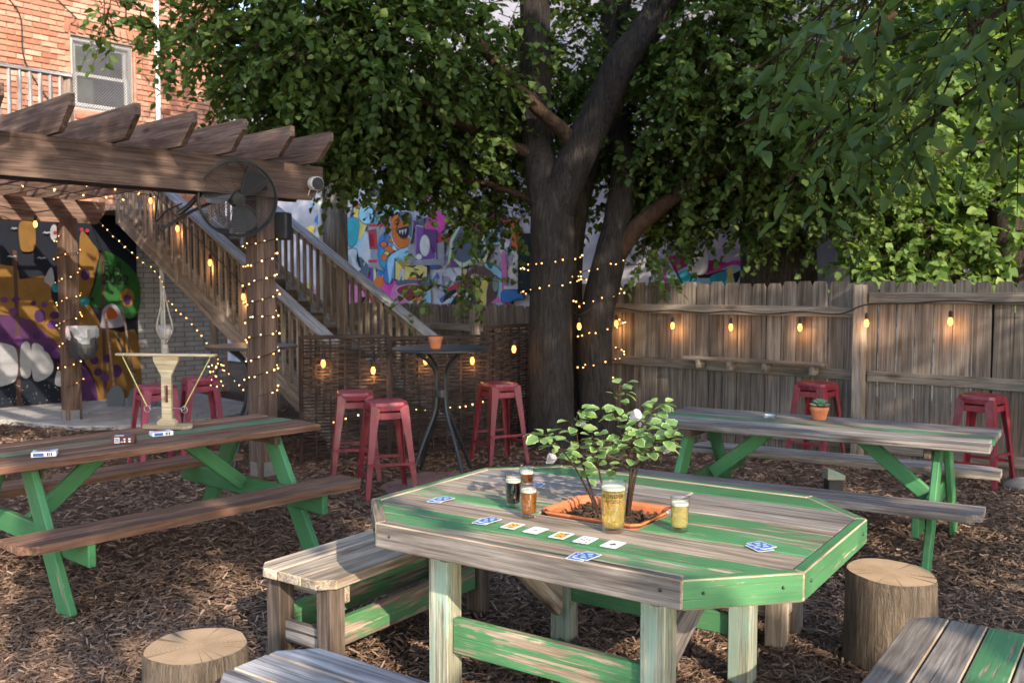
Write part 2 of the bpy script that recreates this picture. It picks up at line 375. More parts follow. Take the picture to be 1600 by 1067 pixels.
# wall body with an opening for the window
def slab(u0, u1, z0, z1, v0, v1): return MB().box(G(u0, (v0 + v1) / 2, (z0 + z1) / 2), G(u1, (v0 + v1) / 2, (z0 + z1) / 2), abs(v1 - v0), z1 - z0)
wb = MB()
for (a, b, c, d) in ((-3, WIN[0], 0, 8), (WIN[1], 7.75, 0, 8), (WIN[0], WIN[1], 0, WIN[2]), (WIN[0], WIN[1], WIN[3], 8)):
    wb.box(G(a, WALLV - .2, (c + d) / 2), G(b, WALLV - .2, (c + d) / 2), .4, d - c)
wbo = wb.build('wall', walltex('wall_brick_far', (.2, .17, .15), (.34, .16, .1), (.42, .22, .15)), bb, WX.inverted() and None, world=True)
bl = []
for r in range(int((6.1 - 2.95) / .0765)):
    z = 2.95 + r * .0765; off = .108 if r % 2 else 0
    for k in range(18):
        u0 = 3.95 + off + k * .2155; u1 = u0 + .2
        if u1 > 7.74: continue
        if z + .07 > WIN[2] - .0 and z < WIN[3] + .12 and u1 > WIN[0] - .02 and u0 < WIN[1] + .02:
            if u0 < WIN[0] - .03 < u1 and WIN[0] - u0 > .07: u1 = WIN[0] - .03
            elif u1 > WIN[1] + .03 > u0 and u1 - WIN[1] > .07: u0 = WIN[1] + .03
            else: continue
        bl.append((u0, u1, z))
def vis(u, z):
    P = G(u, WALLV, z); w_ = P.y * math.cos(PITCH) - (P.z - EYE) * math.sin(PITCH); x = CX + FPX * P.x / w_
    y = CY - FPX * (P.y * math.sin(PITCH) + (P.z - EYE) * math.cos(PITCH)) / w_; return x, y
inv = [b for b in bl if -12 < vis((b[0] + b[1]) / 2, b[2])[0] < 330 and -6 < vis((b[0] + b[1]) / 2, b[2])[1] < 200]
inv.sort(key=lambda b: G(b[0], WALLV, b[2]).length); near = set(inv[:300]); rest = MB()
wallpart = wbo
for b in bl:
    u0, u1, z = b; j = random.uniform(-.004, .006); c = (u0 + u1) / 2
    if b in near:
        put('brick', boxmesh(round(u1 - u0, 2), .03, .064, .004, 'brick'), [BM, BM], wallpart, wall_M(c, WALLV + .006 + j, z + .035) @ Matrix.Rotation(random.uniform(-.012, .012), 4, 'Y'), True)
    else: rest.box(G(u0, WALLV + .006 + j, z + .035), G(u1, WALLV + .006 + j, z + .035), .03, .064)
tag(rest.build('bricks', walltex('brick_rest', (.38, .19, .12), (.3, .13, .08), (.46, .27, .19)), wallpart, world=True), kind='stuff')
win = MB(); u0, u1, z0, z1 = WIN
def rectframe(mb, u0, u1, z0, z1, v, w_, t):
    for a, b in (((u0, z0 + w_ / 2), (u1, z0 + w_ / 2)), ((u0, z1 - w_ / 2), (u1, z1 - w_ / 2))): mb.box(G(a[0], v, a[1]), G(b[0], v, b[1]), t, w_)
    for u in (u0 + w_ / 2, u1 - w_ / 2): mb.box(G(u, v, z0 + w_), G(u, v, z1 - w_), w_, t, up=tuple(V))
rectframe(win, u0, u1, z0, z1, WALLV - .09, .06, .07)
wo = win.build('window', M['white'], bb, world=True)
sa = MB(); rectframe(sa, u0 + .065, u1 - .065, z0 + .065, (z0 + z1) / 2 + .02, WALLV - .10, .04, .03); rectframe(sa, u0 + .065, u1 - .065, (z0 + z1) / 2 - .02, z1 - .065, WALLV - .135, .04, .03)
sa.build('sash', M['white'], wo, world=True)
gl = NT('dark_glass'); gl.b.inputs['Transmission Weight'].default_value = 0; M['glasspane'] = gl.done((.02, .028, .028), .12, .3)
put('pane', slab(u0 + .06, u1 - .06, z0 + .06, z1 - .06, WALLV - .16, WALLV - .15).mesh(), M['glasspane'], wo, None, True)
put('blind', slab(u0 + .07, u0 + .36, z0 + .07, z1 - .07, WALLV - .149, WALLV - .147).mesh(), PM['olive'], wo, None, True)
sc_ = MB(); nn = 22
for k in range(-nn, nn + 1):                                       # diagonal steel mesh, both ways
    for sg in (1, -1):
        pts = []
        for t in (0, 1):
            a = k / nn + t; pts.append(a)
        lo = max(0, -k / nn); hi = min(1, 1 - k / nn)
        if hi <= lo: continue
        f = lambda t: G(u0 + .02 + (u1 - u0 - .04) * (t if sg > 0 else 1 - t), WALLV - .02, z0 + .02 + (z1 - z0 - .04) * (t + k / nn))
        sc_.box(f(lo), f(hi), .008, .006, up=tuple(V))
tag(sc_.build('mesh_screen', PM['grey'], wo, world=True), 'diagonal steel wire mesh over the window')
ar = MB()
for i in range(11):                                                # soldier arch of brick over the window, and quoin bricks
    t = i / 10 - .5; c = G((u0 + u1) / 2 + t * 1.0, WALLV + .012, z1 + .1 + .09 * (.25 - t * t) * 1.5)
    a = put('brick', boxmesh(.17, .03, .075, .004, 'brick'), [BM, BM], wallpart, Matrix.Translation(c) @ WX.to_3x3().to_4x4() @ Matrix.Rotation(R(90) - t * .5, 4, 'Y'), True)
MB().tube([G(6.64, WALLV + .07, .2), G(6.64, WALLV + .07, 8)], .035, 10).build('downpipe', M['white'], bb, world=True, smooth=True)
MB().tube([G(4.8, WALLV + .03, 5.95), G(5.5, WALLV + .03, 5.4), G(5.42, WALLV + .03, 5.3), G(6.6, WALLV + .03, 5.22)], .008, 6).build('conduit', M['cable'], bb, world=True)
MB().tube(curve_pts([G(4.45, WALLV + .03, 5.6), G(4.75, WALLV + .03, 5.3), G(4.8, WALLV + .03, 4.7), G(5.1, WALLV + .03, 4.2)]), .01, 6).build('cable', M['cable'], bb, world=True)

# mural below: panels, doors, then flat painted shapes standing a few millimetres proud
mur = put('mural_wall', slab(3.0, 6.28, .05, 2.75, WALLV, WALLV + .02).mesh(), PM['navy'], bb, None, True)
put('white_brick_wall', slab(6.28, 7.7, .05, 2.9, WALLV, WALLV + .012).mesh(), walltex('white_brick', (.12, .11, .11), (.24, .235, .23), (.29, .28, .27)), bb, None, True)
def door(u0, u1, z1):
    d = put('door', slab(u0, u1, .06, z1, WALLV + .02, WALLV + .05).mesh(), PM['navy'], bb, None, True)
    for a in (u0 - .03, u1 + .03): put('door_jamb', slab(a - .025, a + .025, .06, z1 + .05, WALLV + .02, WALLV + .065).mesh(), PM['brown'], d, None, True)
    return d
d1 = door(4.62, 5.13, 2.1); d2 = door(5.25, 5.72, 2.1)
MB().tube([G(5.3, WALLV + .06, 1.15), G(5.3, WALLV + .12, 1.13), G(5.3, WALLV + .12, .95), G(5.3, WALLV + .06, .93)], .012, 8).build('handle', M['black'], d2, world=True)
put('lock_box', slab(5.22, 5.3, 1.3, 1.52, WALLV + .05, WALLV + .09).mesh(), M['steel'], d1, None, True)
def painter(parent, n, c0, step, prefix):
    lay = [0]
    def paint(pts, col, smooth=True, zoom=None):
        if zoom: s, ox, oy = zoom; pts = [(ox + x / s, oy + y / s) for x, y in pts]
        if smooth: pts = smooth_loop(pts, 4)
        lay[0] += 1; c = c0 + step * (1 + lay[0] * .02)
        q = [on_plane(x, y, n, c) for x, y in pts]; bm = bmesh.new(); bm.faces.new([bm.verts.new(p) for p in q])
        bmesh.ops.triangulate(bm, faces=bm.faces[:]); me = bpy.data.meshes.new(prefix); bm.to_mesh(me); bm.free()
        return put(prefix, me, PM[col], parent, None, True)
    return paint
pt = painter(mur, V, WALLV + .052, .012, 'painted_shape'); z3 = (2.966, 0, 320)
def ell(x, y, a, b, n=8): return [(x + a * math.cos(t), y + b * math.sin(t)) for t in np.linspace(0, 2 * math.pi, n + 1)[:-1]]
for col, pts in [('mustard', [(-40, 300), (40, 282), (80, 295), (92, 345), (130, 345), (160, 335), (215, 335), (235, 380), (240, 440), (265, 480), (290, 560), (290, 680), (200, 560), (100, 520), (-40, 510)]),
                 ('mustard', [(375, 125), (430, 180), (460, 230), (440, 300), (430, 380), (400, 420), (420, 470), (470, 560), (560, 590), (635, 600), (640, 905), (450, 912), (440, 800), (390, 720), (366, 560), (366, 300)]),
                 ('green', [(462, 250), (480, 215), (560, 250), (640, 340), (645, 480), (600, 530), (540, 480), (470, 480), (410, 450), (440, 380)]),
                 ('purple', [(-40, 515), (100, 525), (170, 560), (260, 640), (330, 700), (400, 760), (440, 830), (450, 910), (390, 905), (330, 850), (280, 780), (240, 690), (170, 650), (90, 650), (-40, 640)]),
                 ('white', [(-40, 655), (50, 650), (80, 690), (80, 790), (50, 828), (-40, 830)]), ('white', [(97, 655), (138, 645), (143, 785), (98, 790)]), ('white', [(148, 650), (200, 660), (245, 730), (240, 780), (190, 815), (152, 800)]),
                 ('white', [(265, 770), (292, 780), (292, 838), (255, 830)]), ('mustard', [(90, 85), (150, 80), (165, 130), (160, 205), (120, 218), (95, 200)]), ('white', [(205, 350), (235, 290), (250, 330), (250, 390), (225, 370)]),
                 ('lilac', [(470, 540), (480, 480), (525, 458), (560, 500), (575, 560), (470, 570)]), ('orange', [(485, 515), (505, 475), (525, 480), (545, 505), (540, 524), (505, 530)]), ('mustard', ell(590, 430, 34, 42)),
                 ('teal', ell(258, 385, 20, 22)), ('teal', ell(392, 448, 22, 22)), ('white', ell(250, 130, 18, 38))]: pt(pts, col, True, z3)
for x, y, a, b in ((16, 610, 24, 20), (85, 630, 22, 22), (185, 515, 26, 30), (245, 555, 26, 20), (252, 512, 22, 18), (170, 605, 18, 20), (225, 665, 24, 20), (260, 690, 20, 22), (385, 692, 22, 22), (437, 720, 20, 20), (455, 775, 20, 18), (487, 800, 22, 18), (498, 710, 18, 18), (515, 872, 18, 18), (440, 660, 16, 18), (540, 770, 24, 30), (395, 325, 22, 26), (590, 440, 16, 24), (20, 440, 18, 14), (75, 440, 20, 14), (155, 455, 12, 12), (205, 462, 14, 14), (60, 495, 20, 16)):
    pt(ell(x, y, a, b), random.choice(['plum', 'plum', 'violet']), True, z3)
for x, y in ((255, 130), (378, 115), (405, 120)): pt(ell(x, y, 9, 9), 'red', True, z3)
for x, y, s in ((65, 108, 1), (55, 238, 1.5), (190, 245, 1.5), (215, 128, 1.2)):
    pt([(x - 16 * s, y + 5), (x - 6 * s, y - 5), (x + 2 * s, y), (x + 10 * s, y - 4), (x + 17 * s, y + 3), (x + 8 * s, y + 3), (x, y + 7), (x - 7 * s, y + 2)], 'white', False, z3)
for k in range(46):
    x, y = random.uniform(0, 290), random.uniform(835, 935); pt(ell(x, y, random.uniform(1.2, 3.2), random.uniform(1.2, 3.2), 5), 'white', False, z3)
def star(x, y, r): return [(x + (r if i % 2 == 0 else r * .4) * math.sin(i * math.pi / 5), y - (r if i % 2 == 0 else r * .4) * math.cos(i * math.pi / 5)) for i in range(10)]
pt(star(428, 438, 14), 'black', False, z3); pt(star(517, 405, 12), 'black', False, z3)
def text_mesh(s, size, ext=.0):
    cu = bpy.data.curves.new('lettering', 'FONT'); cu.body = s; cu.size = size; cu.align_x = 'CENTER'; cu.extrude = ext; cu.resolution_u = 3
    o = bpy.data.objects.new('lettering', cu); C.objects.link(o); dg = bpy.context.evaluated_depsgraph_get()
    me = bpy.data.meshes.new_from_object(o.evaluated_get(dg)); bpy.data.objects.remove(o); me.materials.clear(); return me
UPM = Matrix((U, Zv, V)).transposed().to_4x4()                      # lettering lies in the wall, reads from the yard
for s, x, y, size in (('2022', 535, 345, .2), ('RH', 520, 303, .2), ('mural', 515, 270, .12)):
    p = on_plane(0 + x / 2.966, 320 + y / 2.966, V, WALLV + .085); Mx = UPM.copy(); Mx.translation = p - Zv * size * .35
    put('lettering', text_mesh(s, size), PM['black'], mur, Mx @ Matrix.Rotation(-.06, 4, 'Z'), True)

# balcony up on the brick wall
bal = thing('wooden_balcony', 'weathered balcony railing high on the brick wall, top left', 'balcony', G(4.2, WALLV))
bv = WALLV + 1.05
bar('deck', bal, G(1.5, WALLV + .53, 3.42), G(4.93, WALLV + .53, 3.42), 1.04, .06, M['stair'])
bar('rim_board', bal, G(1.5, bv + .03, 3.37), G(4.93, bv + .03, 3.37), .04, .2, M['stair'])
bar('handrail', bal, G(1.5, bv, 4.36), G(4.98, bv, 4.36), .14, .04, M['handrail']); bar('lower_rail', bal, G(1.5, bv, 3.58), G(4.98, bv, 3.58), .04, .09, M['stair'])
for i in range(28): bar('baluster', bal, G(1.55 + i * .122, bv + .03, 3.5), G(1.55 + i * .122, bv + .03, 4.34), .036, .036, M['handrail'], bev=0)
for u_ in (1.7, 3.5, 4.96): bar('post', bal, G(u_, bv - .02, 3.3), G(u_, bv - .02, 4.4), .09, .09, M['stair'])
for u_ in (1.9, 3.6, 4.8): bar('brace', bal, G(u_, WALLV + .02, 2.75), G(u_, bv - .1, 3.36), .07, .09, M['stair'])

# ---------------- staircase ----------------
st = thing('wooden_staircase', 'long weathered wooden staircase rising to the left behind the pergola post', 'staircase', (-1.86, 9.42, 0))
SU0, SU1, SV0, SLOPE = 5.617, 6.97, -7.78, .515                     # front side, far side, bottom newel, rise per run
def S(u, s, z): return G(u, SV0 - s, z)
nos = lambda s: .30 + SLOPE * s
RUN = 4.7
for uu in (SU0, SU1):
    bar('stringer', st, S(uu, -.35, nos(-.35) - .08), S(uu, RUN, nos(RUN) - .08), .045, .27, M['handrail'] if uu > 6 else M['stair'])
    hr = bar('handrail', st, S(uu, -.08, nos(-.08) + .84), S(uu, RUN, nos(RUN) + .84), .15, .04, M['handrail'])
    bar('top_rail', st, S(uu, -.05, nos(-.05) + .77), S(uu, RUN, nos(RUN) + .77), .04, .09, M['stair'])
    bar('bottom_rail', st, S(uu, -.05, nos(-.05) + .10), S(uu, RUN, nos(RUN) + .10), .04, .08, M['stair'])
    for i in range(33):
        s = .06 + i * .142
        bar('baluster', st, S(uu - .035, s, nos(s) + .02), S(uu - .035, s, nos(s) + .79), .036, .036, M['stair'], bev=0, up=tuple(U))
    for s in (-.05, 1.55, 3.1, RUN): bar('newel_post', st, S(uu, s, 0 if s < 1 or uu > 6 else nos(s) - .2), S(uu, s, nos(s) + .81), .09, .09, M['stair'], up=tuple(U))
nst = int(RUN / .28) + 1
for i in range(nst):
    s = -.3 + i * .28; z = nos(s) + .02
    bar('tread', st, S(SU0 + .03, s + .15, z), S(SU1 - .03, s + .15, z), .29, .04, M['darkwood'])
    bar('riser', st, S(SU0 + .03, s + .012, z - .09), S(SU1 - .03, s + .012, z - .09), .02, .135, M['darkwood'], bev=0)
bar('landing', st, S(SU0 - .1, RUN + .55, nos(RUN)), S(SU1 + .1, RUN + .55, nos(RUN)), 1.0, .05, M['stair'])
bar('landing_beam', st, S(SU0, RUN + .1, nos(RUN) - .12), S(SU1, RUN + .1, nos(RUN) - .12), .05, .18, M['stair'])

# ---------------- pergola ----------------
PB = Vector((-2.15, 7.96, 0)); pu, pvv = PB.dot(U), PB.dot(V)
pg = thing('pergola', 'brown timber pergola with angled rafter tails over the concrete slab', 'pergola', PB)
def Q(u, v, z): return G(pu + u, pvv + v, z)
for (u_, v_, n_) in ((0, 0, 'p'), (.25, -4.69, 'p'), (-3.9, 0, 'q'), (-3.9, -4.69, 'q')):
    po = bar('post', pg, Q(u_, v_, 0), Q(u_, v_, 2.45 if v_ > -1 else 2.5), .18, .18, M['pergola'], up=tuple(U), bev=.006)
    for sg in (1,): put('post_base', boxmesh(.005, .11, .12, 0, 'pb'), M['steel'], po, Matrix.Translation(Q(u_, v_ + .0945, .1)) @ WX.to_3x3().to_4x4() @ Matrix.Rotation(R(90), 4, 'Z'), True)
    put('post_base', boxmesh(.005, .11, .12, 0, 'pb'), M['steel'], po, Matrix.Translation(Q(u_ - .0945, v_, .1)) @ WX.to_3x3().to_4x4(), True)
def beam_mesh(L, h, t, cut):
    return MB().prism([(0, 0), (L - cut, 0), (L, h * .55), (L, h), (0, h)], t, O=(0, t / 2, 0), X=(1, 0, 0), Y=(0, 0, 1))
bmx = Matrix((U, -V, Zv)).transposed().to_4x4(); bmx.translation = Q(-4.5, .12, 2.415); beam_mesh(5.05, .30, .045, .12).build('beam', M['pergola'], pg, bmx, world=True)
bmx = bmx.copy(); bmx.translation = Q(-4.5, -.12, 2.415); beam_mesh(5.05, .30, .045, .12).build('beam', M['pergola'], pg, bmx, world=True)
bmx = bmx.copy(); bmx.translation = Q(-4.5, -4.69, 2.44); beam_mesh(5.2, .275, .09, .1).build('rear_beam', M['pergola'], pg, bmx, world=True)
rm = MB().prism([(-5.1, .0), (.36, 0), (.55, .155), (.55, .235), (-5.1, .235)], .042, O=(0, .021, 0), X=(1, 0, 0), Y=(0, 0, 1)).mesh('rafter')
for i, s in enumerate((.348, -.033, -.4615, -.876, -1.306, -1.76, -2.2, -2.63, -3.06, -3.5, -3.93)):
    Mx = Matrix((V, U, Zv)).transposed().to_4x4(); Mx.translation = Q(s, 0, 2.716); put('rafter', rm, M['pergola'], pg, Mx, True)
for v_ in (-.9, -1.8, -2.7, -3.6, -4.5): bar('purlin', pg, Q(-4.3, v_, 2.972), Q(.5, v_, 2.972), .04, .04, M['pergola'], bev=0)
bar('knee_brace', pg, Q(.02, -.3, 2.0), Q(.02, -.75, 2.44), .06, .09, M['pergola']) if False else None

# ---------------- timber fence along the right, low fence behind the stairs ----------------
FU = 8.73; FP = Vector((4.38, 7.85, 0)); FV0 = FP.dot(V)             # fence plane p.U = FU; s runs away to the left
def Fs(s, off, z): return G(FU + off, FV0 - s, z)
dog = MB().prism([(-.079, 0), (.079, 0), (.079, 1), (.055, 1.028), (-.055, 1.028), (-.079, 1)], .018).mesh('fence_board')
fmX = Matrix((-V, Zv, -U)).transposed().to_4x4()
def board(parent, s, h, jz=0.0, w_=1.0, name='board'):
    Mx = fmX.copy(); Mx.translation = Fs(s, .02 + random.uniform(-.004, .005), -.03 + jz)
    return put(name, dog, M['fence_v'], parent, Mx @ Matrix.Rotation(random.uniform(-.006, .006), 4, 'Z') @ Matrix.Diagonal((w_, h, 1, 1)), True)
M['fence_v'] = wood('fence_v', (.14, .113, .092), (.25, .208, .175), axis=1, crack=.5, vary=(.72, 1.25))
fe = thing('timber_fence', 'tall weathered dog-eared board fence behind the right picnic table', 'fence', FP)
s = -2.6
while s < 5.45: board(fe, s, 1.69 + random.uniform(-.012, .012), random.uniform(-.006, .006), random.uniform(.95, 1.0)); s += .165
for (a, b, zz, w_) in ((-2.6, 1.36, 1.56, .10), (1.50, 5.5, 1.42, .10), (-2.6, 1.36, .82, .10), (1.5, 5.5, .82, .10), (-2.6, 1.36, .16, .1), (1.5, 5.5, .16, .1)):
    bar('rail', fe, Fs(a, -.018, zz), Fs(b, -.018, zz), .038, w_, M['rail'])
for s_, h_ in ((1.43, 1.68), (5.45, 1.66), (-1.0, 1.64)): bar('post', fe, Fs(s_, -.06, -.05), Fs(s_, -.06, h_), .10, .10, M['rail'], up=tuple(U), bev=.005)
sh = bar('shelf', fe, Fs(1.75, -.12, .905), Fs(3.3, -.12, .905), .14, .03, M['rail'])
for s_ in (1.85, 2.35, 2.75, 3.12): bar('bracket', sh, Fs(s_, -.06, .845), Fs(s_, -.19, .845), .045, .085, M['rail'])
sh2 = bar('shelf', fe, Fs(-.2, -.12, .875), Fs(-1.6, -.12, .875), .14, .03, M['rail'])
for s_ in (-.1, -.6): bar('bracket', sh2, Fs(s_, -.06, .815), Fs(s_, -.19, .815), .045, .085, M['rail'])
fl = thing('low_timber_fence', 'lower brown board fence seen behind the stair foot and bar table', 'fence', Fs(7, 0, 0))
s = 5.55
while s < 11.5: board(fl, s, 1.42 + random.uniform(-.012, .012), 0, random.uniform(.93, 1.0)); s += .158
for zz in (1.12, .3): bar('rail', fl, Fs(5.5, -.018, zz), Fs(11.5, -.018, zz), .038, .09, M['rail'])
for s_ in (6.6, 9.0): bar('post', fl, Fs(s_, -.06, -.05), Fs(s_, -.06, 1.42), .10, .10, M['rail'], up=tuple(U))

# ---------------- woven willow panels ----------------
def wicker(p0, p1, h, label, z0=.04):
    p0, p1 = Vector(p0), Vector(p1); p0.z = p1.z = 0; L = (p1 - p0).length; x = (p1 - p0).normalized(); nrm = Vector((x.y, -x.x, 0))
    t = thing('wicker_panel', label, 'screen', (p0 + p1) / 2, group='woven screens in front of the stairs')
    ns = max(3, int(L / .125)); dx = L / ns
    for i in range(ns + 1): bar('stake', t, p0 + x * (i * dx) + Zv * .0, p0 + x * (i * dx) + Zv * (h - .01), .02, .016, M['wicker'], up=tuple(nrm), bev=0)
    mb = MB(); rows = int((h - z0) / .031)
    for r in range(rows):
        z = z0 + .016 + r * .031; hh = random.uniform(.007, .0105); vs = []; k = ns * 4
        ph = 1 if r % 2 else -1
        for i in range(k + 1):
            a = i / 4 * math.pi; o = ph * math.cos(a) * .016; zz = z + random.uniform(-.003, .003); q = p0 + x * (L * i / k) + nrm * o
            vs += [q + Zv * (zz - hh) + nrm * .003, q + Zv * (zz + hh) + nrm * .003, q + Zv * (zz - hh) - nrm * .003, q + Zv * (zz + hh) - nrm * .003]
        fs = []
        for i in range(k):
            a = i * 4; b = a + 4; fs += [(a, b, b + 1, a + 1), (a + 2, a + 3, b + 3, b + 2), (a + 1, b + 1, b + 3, a + 3), (a, a + 2, b + 2, b)]
        mb.add(vs, fs)
    tag(mb.build('weave', M['wicker'], t, world=True), kind='stuff')
    bar('top_band', t, p0 + Zv * h, p1 + Zv * h, .045, .03, M['wicker'], bev=0)
    for p in (p0, p1): bar('frame_post', t, p, p + Zv * (h + .01), .035, .035, M['wicker'], bev=0)
M['wicker'] = wood('wicker', (.03, .019, .015), (.07, .045, .035), crack=.3)
wa0, wa1 = gp(472, 722), gp(608, 716); wa2 = gp(762, 706)
wicker(wa0, wa1, 1.19, 'dark brown woven screen left of the bar table, behind the red stools')
wicker(wa1 + Vector((.02, .01, 0)), wa2, 1.17, 'dark brown woven screen directly behind the round bar table')
wicker(gp(758, 698), gp(835, 684), 1.25, 'short dark woven screen touching the big tree trunk')

# ---------------- graffiti building across the alley, pale house ----------------
GU = 11.0
gb = thing('graffiti_building', 'pale masonry building covered in colourful graffiti beyond the fence', 'building', G(GU, -12))
gw = put('wall', MB().box(G(GU + .2, -25, 3.4), G(GU + .2, -4.85, 3.4), .4, 6.8).mesh(), plain('graffiti_wall', (.42, .39, .42), .85, .15, 0, .3, 1.5, .2, rnd=False), gb, None, True)
NU = -U
pq = painter(gw, NU, -GU, .0, 'painted_shape')
def pg2(pts, col, sm=True, zoom=(4.85, 540, 320), line=False):
    global _gl
    if line:
        cx_, cy_ = [sum(p[i] for p in pts) / len(pts) for i in (0, 1)]; k_ = 1 + 9 / (4 + max(abs(p[0] - cx_) + abs(p[1] - cy_) for p in pts)); pg2([(cx_ + (x - cx_) * k_, cy_ + (y - cy_) * k_) for x, y in pts], random.choice(['black', 'black', 'white', 'slate']), sm, zoom)
    _gl += 1
    s_, ox, oy = zoom; q = [(ox + x / s_, oy + y / s_) for x, y in pts]; q = smooth_loop(q, 4) if sm else q
    P = [on_plane(x, y, NU, -GU + .004 + _gl * .00015) for x, y in q]; bm = bmesh.new(); bm.faces.new([bm.verts.new(p) for p in P])
    bmesh.ops.triangulate(bm, faces=bm.faces[:]); me = bpy.data.meshes.new('painted_shape'); bm.to_mesh(me); bm.free(); put('painted_shape', me, PG[col], gw, None, True)
_gl = 0
for k in range(150):                                                # older layers of tags high on the wall
    x = random.uniform(-260, 1380); y = random.uniform(-700, 60); r = random.uniform(20, 95); n_ = random.randint(5, 8)
    pg2([(x + r * random.uniform(.4, 1.4) * math.cos(a), y + r * random.uniform(.3, .9) * math.sin(a)) for a in np.linspace(0, 6.28, n_ + 1)[:-1]], random.choice(['lilac', 'grey', 'cream', 'white', 'pink', 'sky', 'slate', 'lilac', 'cream', 'white', 'purple', 'olive']))
for k in range(40):
    x = random.uniform(-300, 20); y = random.uniform(0, 900); r = random.uniform(15, 60)
    pg2([(x + r * random.uniform(.4, 1.4) * math.cos(a), y + r * random.uniform(.4, 1.5) * math.sin(a)) for a in np.linspace(0, 6.28, 7)[:-1]], random.choice(['white', 'black', 'teal', 'pink', 'blue', 'slate', 'yellow', 'red', 'white', 'magenta']))
for k in range(110):                                               # crowded letterforms under the main pieces
    x = random.uniform(-20, 1330); y = random.uniform(60, 740); w_, h_ = random.uniform(25, 80), random.uniform(30, 110); a_ = random.uniform(-.5, .5); sh = random.choice([[(-1, -1), (-.3, -1), (0, -.2), (.3, -1), (1, -1), (.5, .9), (-.4, 1)], [(-1, -.6), (0, -1), (1, -.4), (.2, 0), (1, .6), (0, 1), (-.8, .5)], [(-.6, -1), (.6, -.9), (.3, .2), (.9, .9), (-.9, 1), (-.2, .1)], [(-1, 0), (-.4, -1), (.7, -.8), (1, .2), (.3, 1), (-.6, .8)]])
    pg2([(x + w_ * (p * math.cos(a_) - q * math.sin(a_)), y + h_ * (p * math.sin(a_) + q * math.cos(a_))) for p, q in sh], random.choice(['sky', 'pink', 'white', 'slate', 'yellow', 'teal', 'violet', 'lime', 'red', 'blue', 'lilac', 'cream', 'white', 'lilac', 'magenta', 'grey', 'orange']), random.random() < .6, line=random.random() < .7)
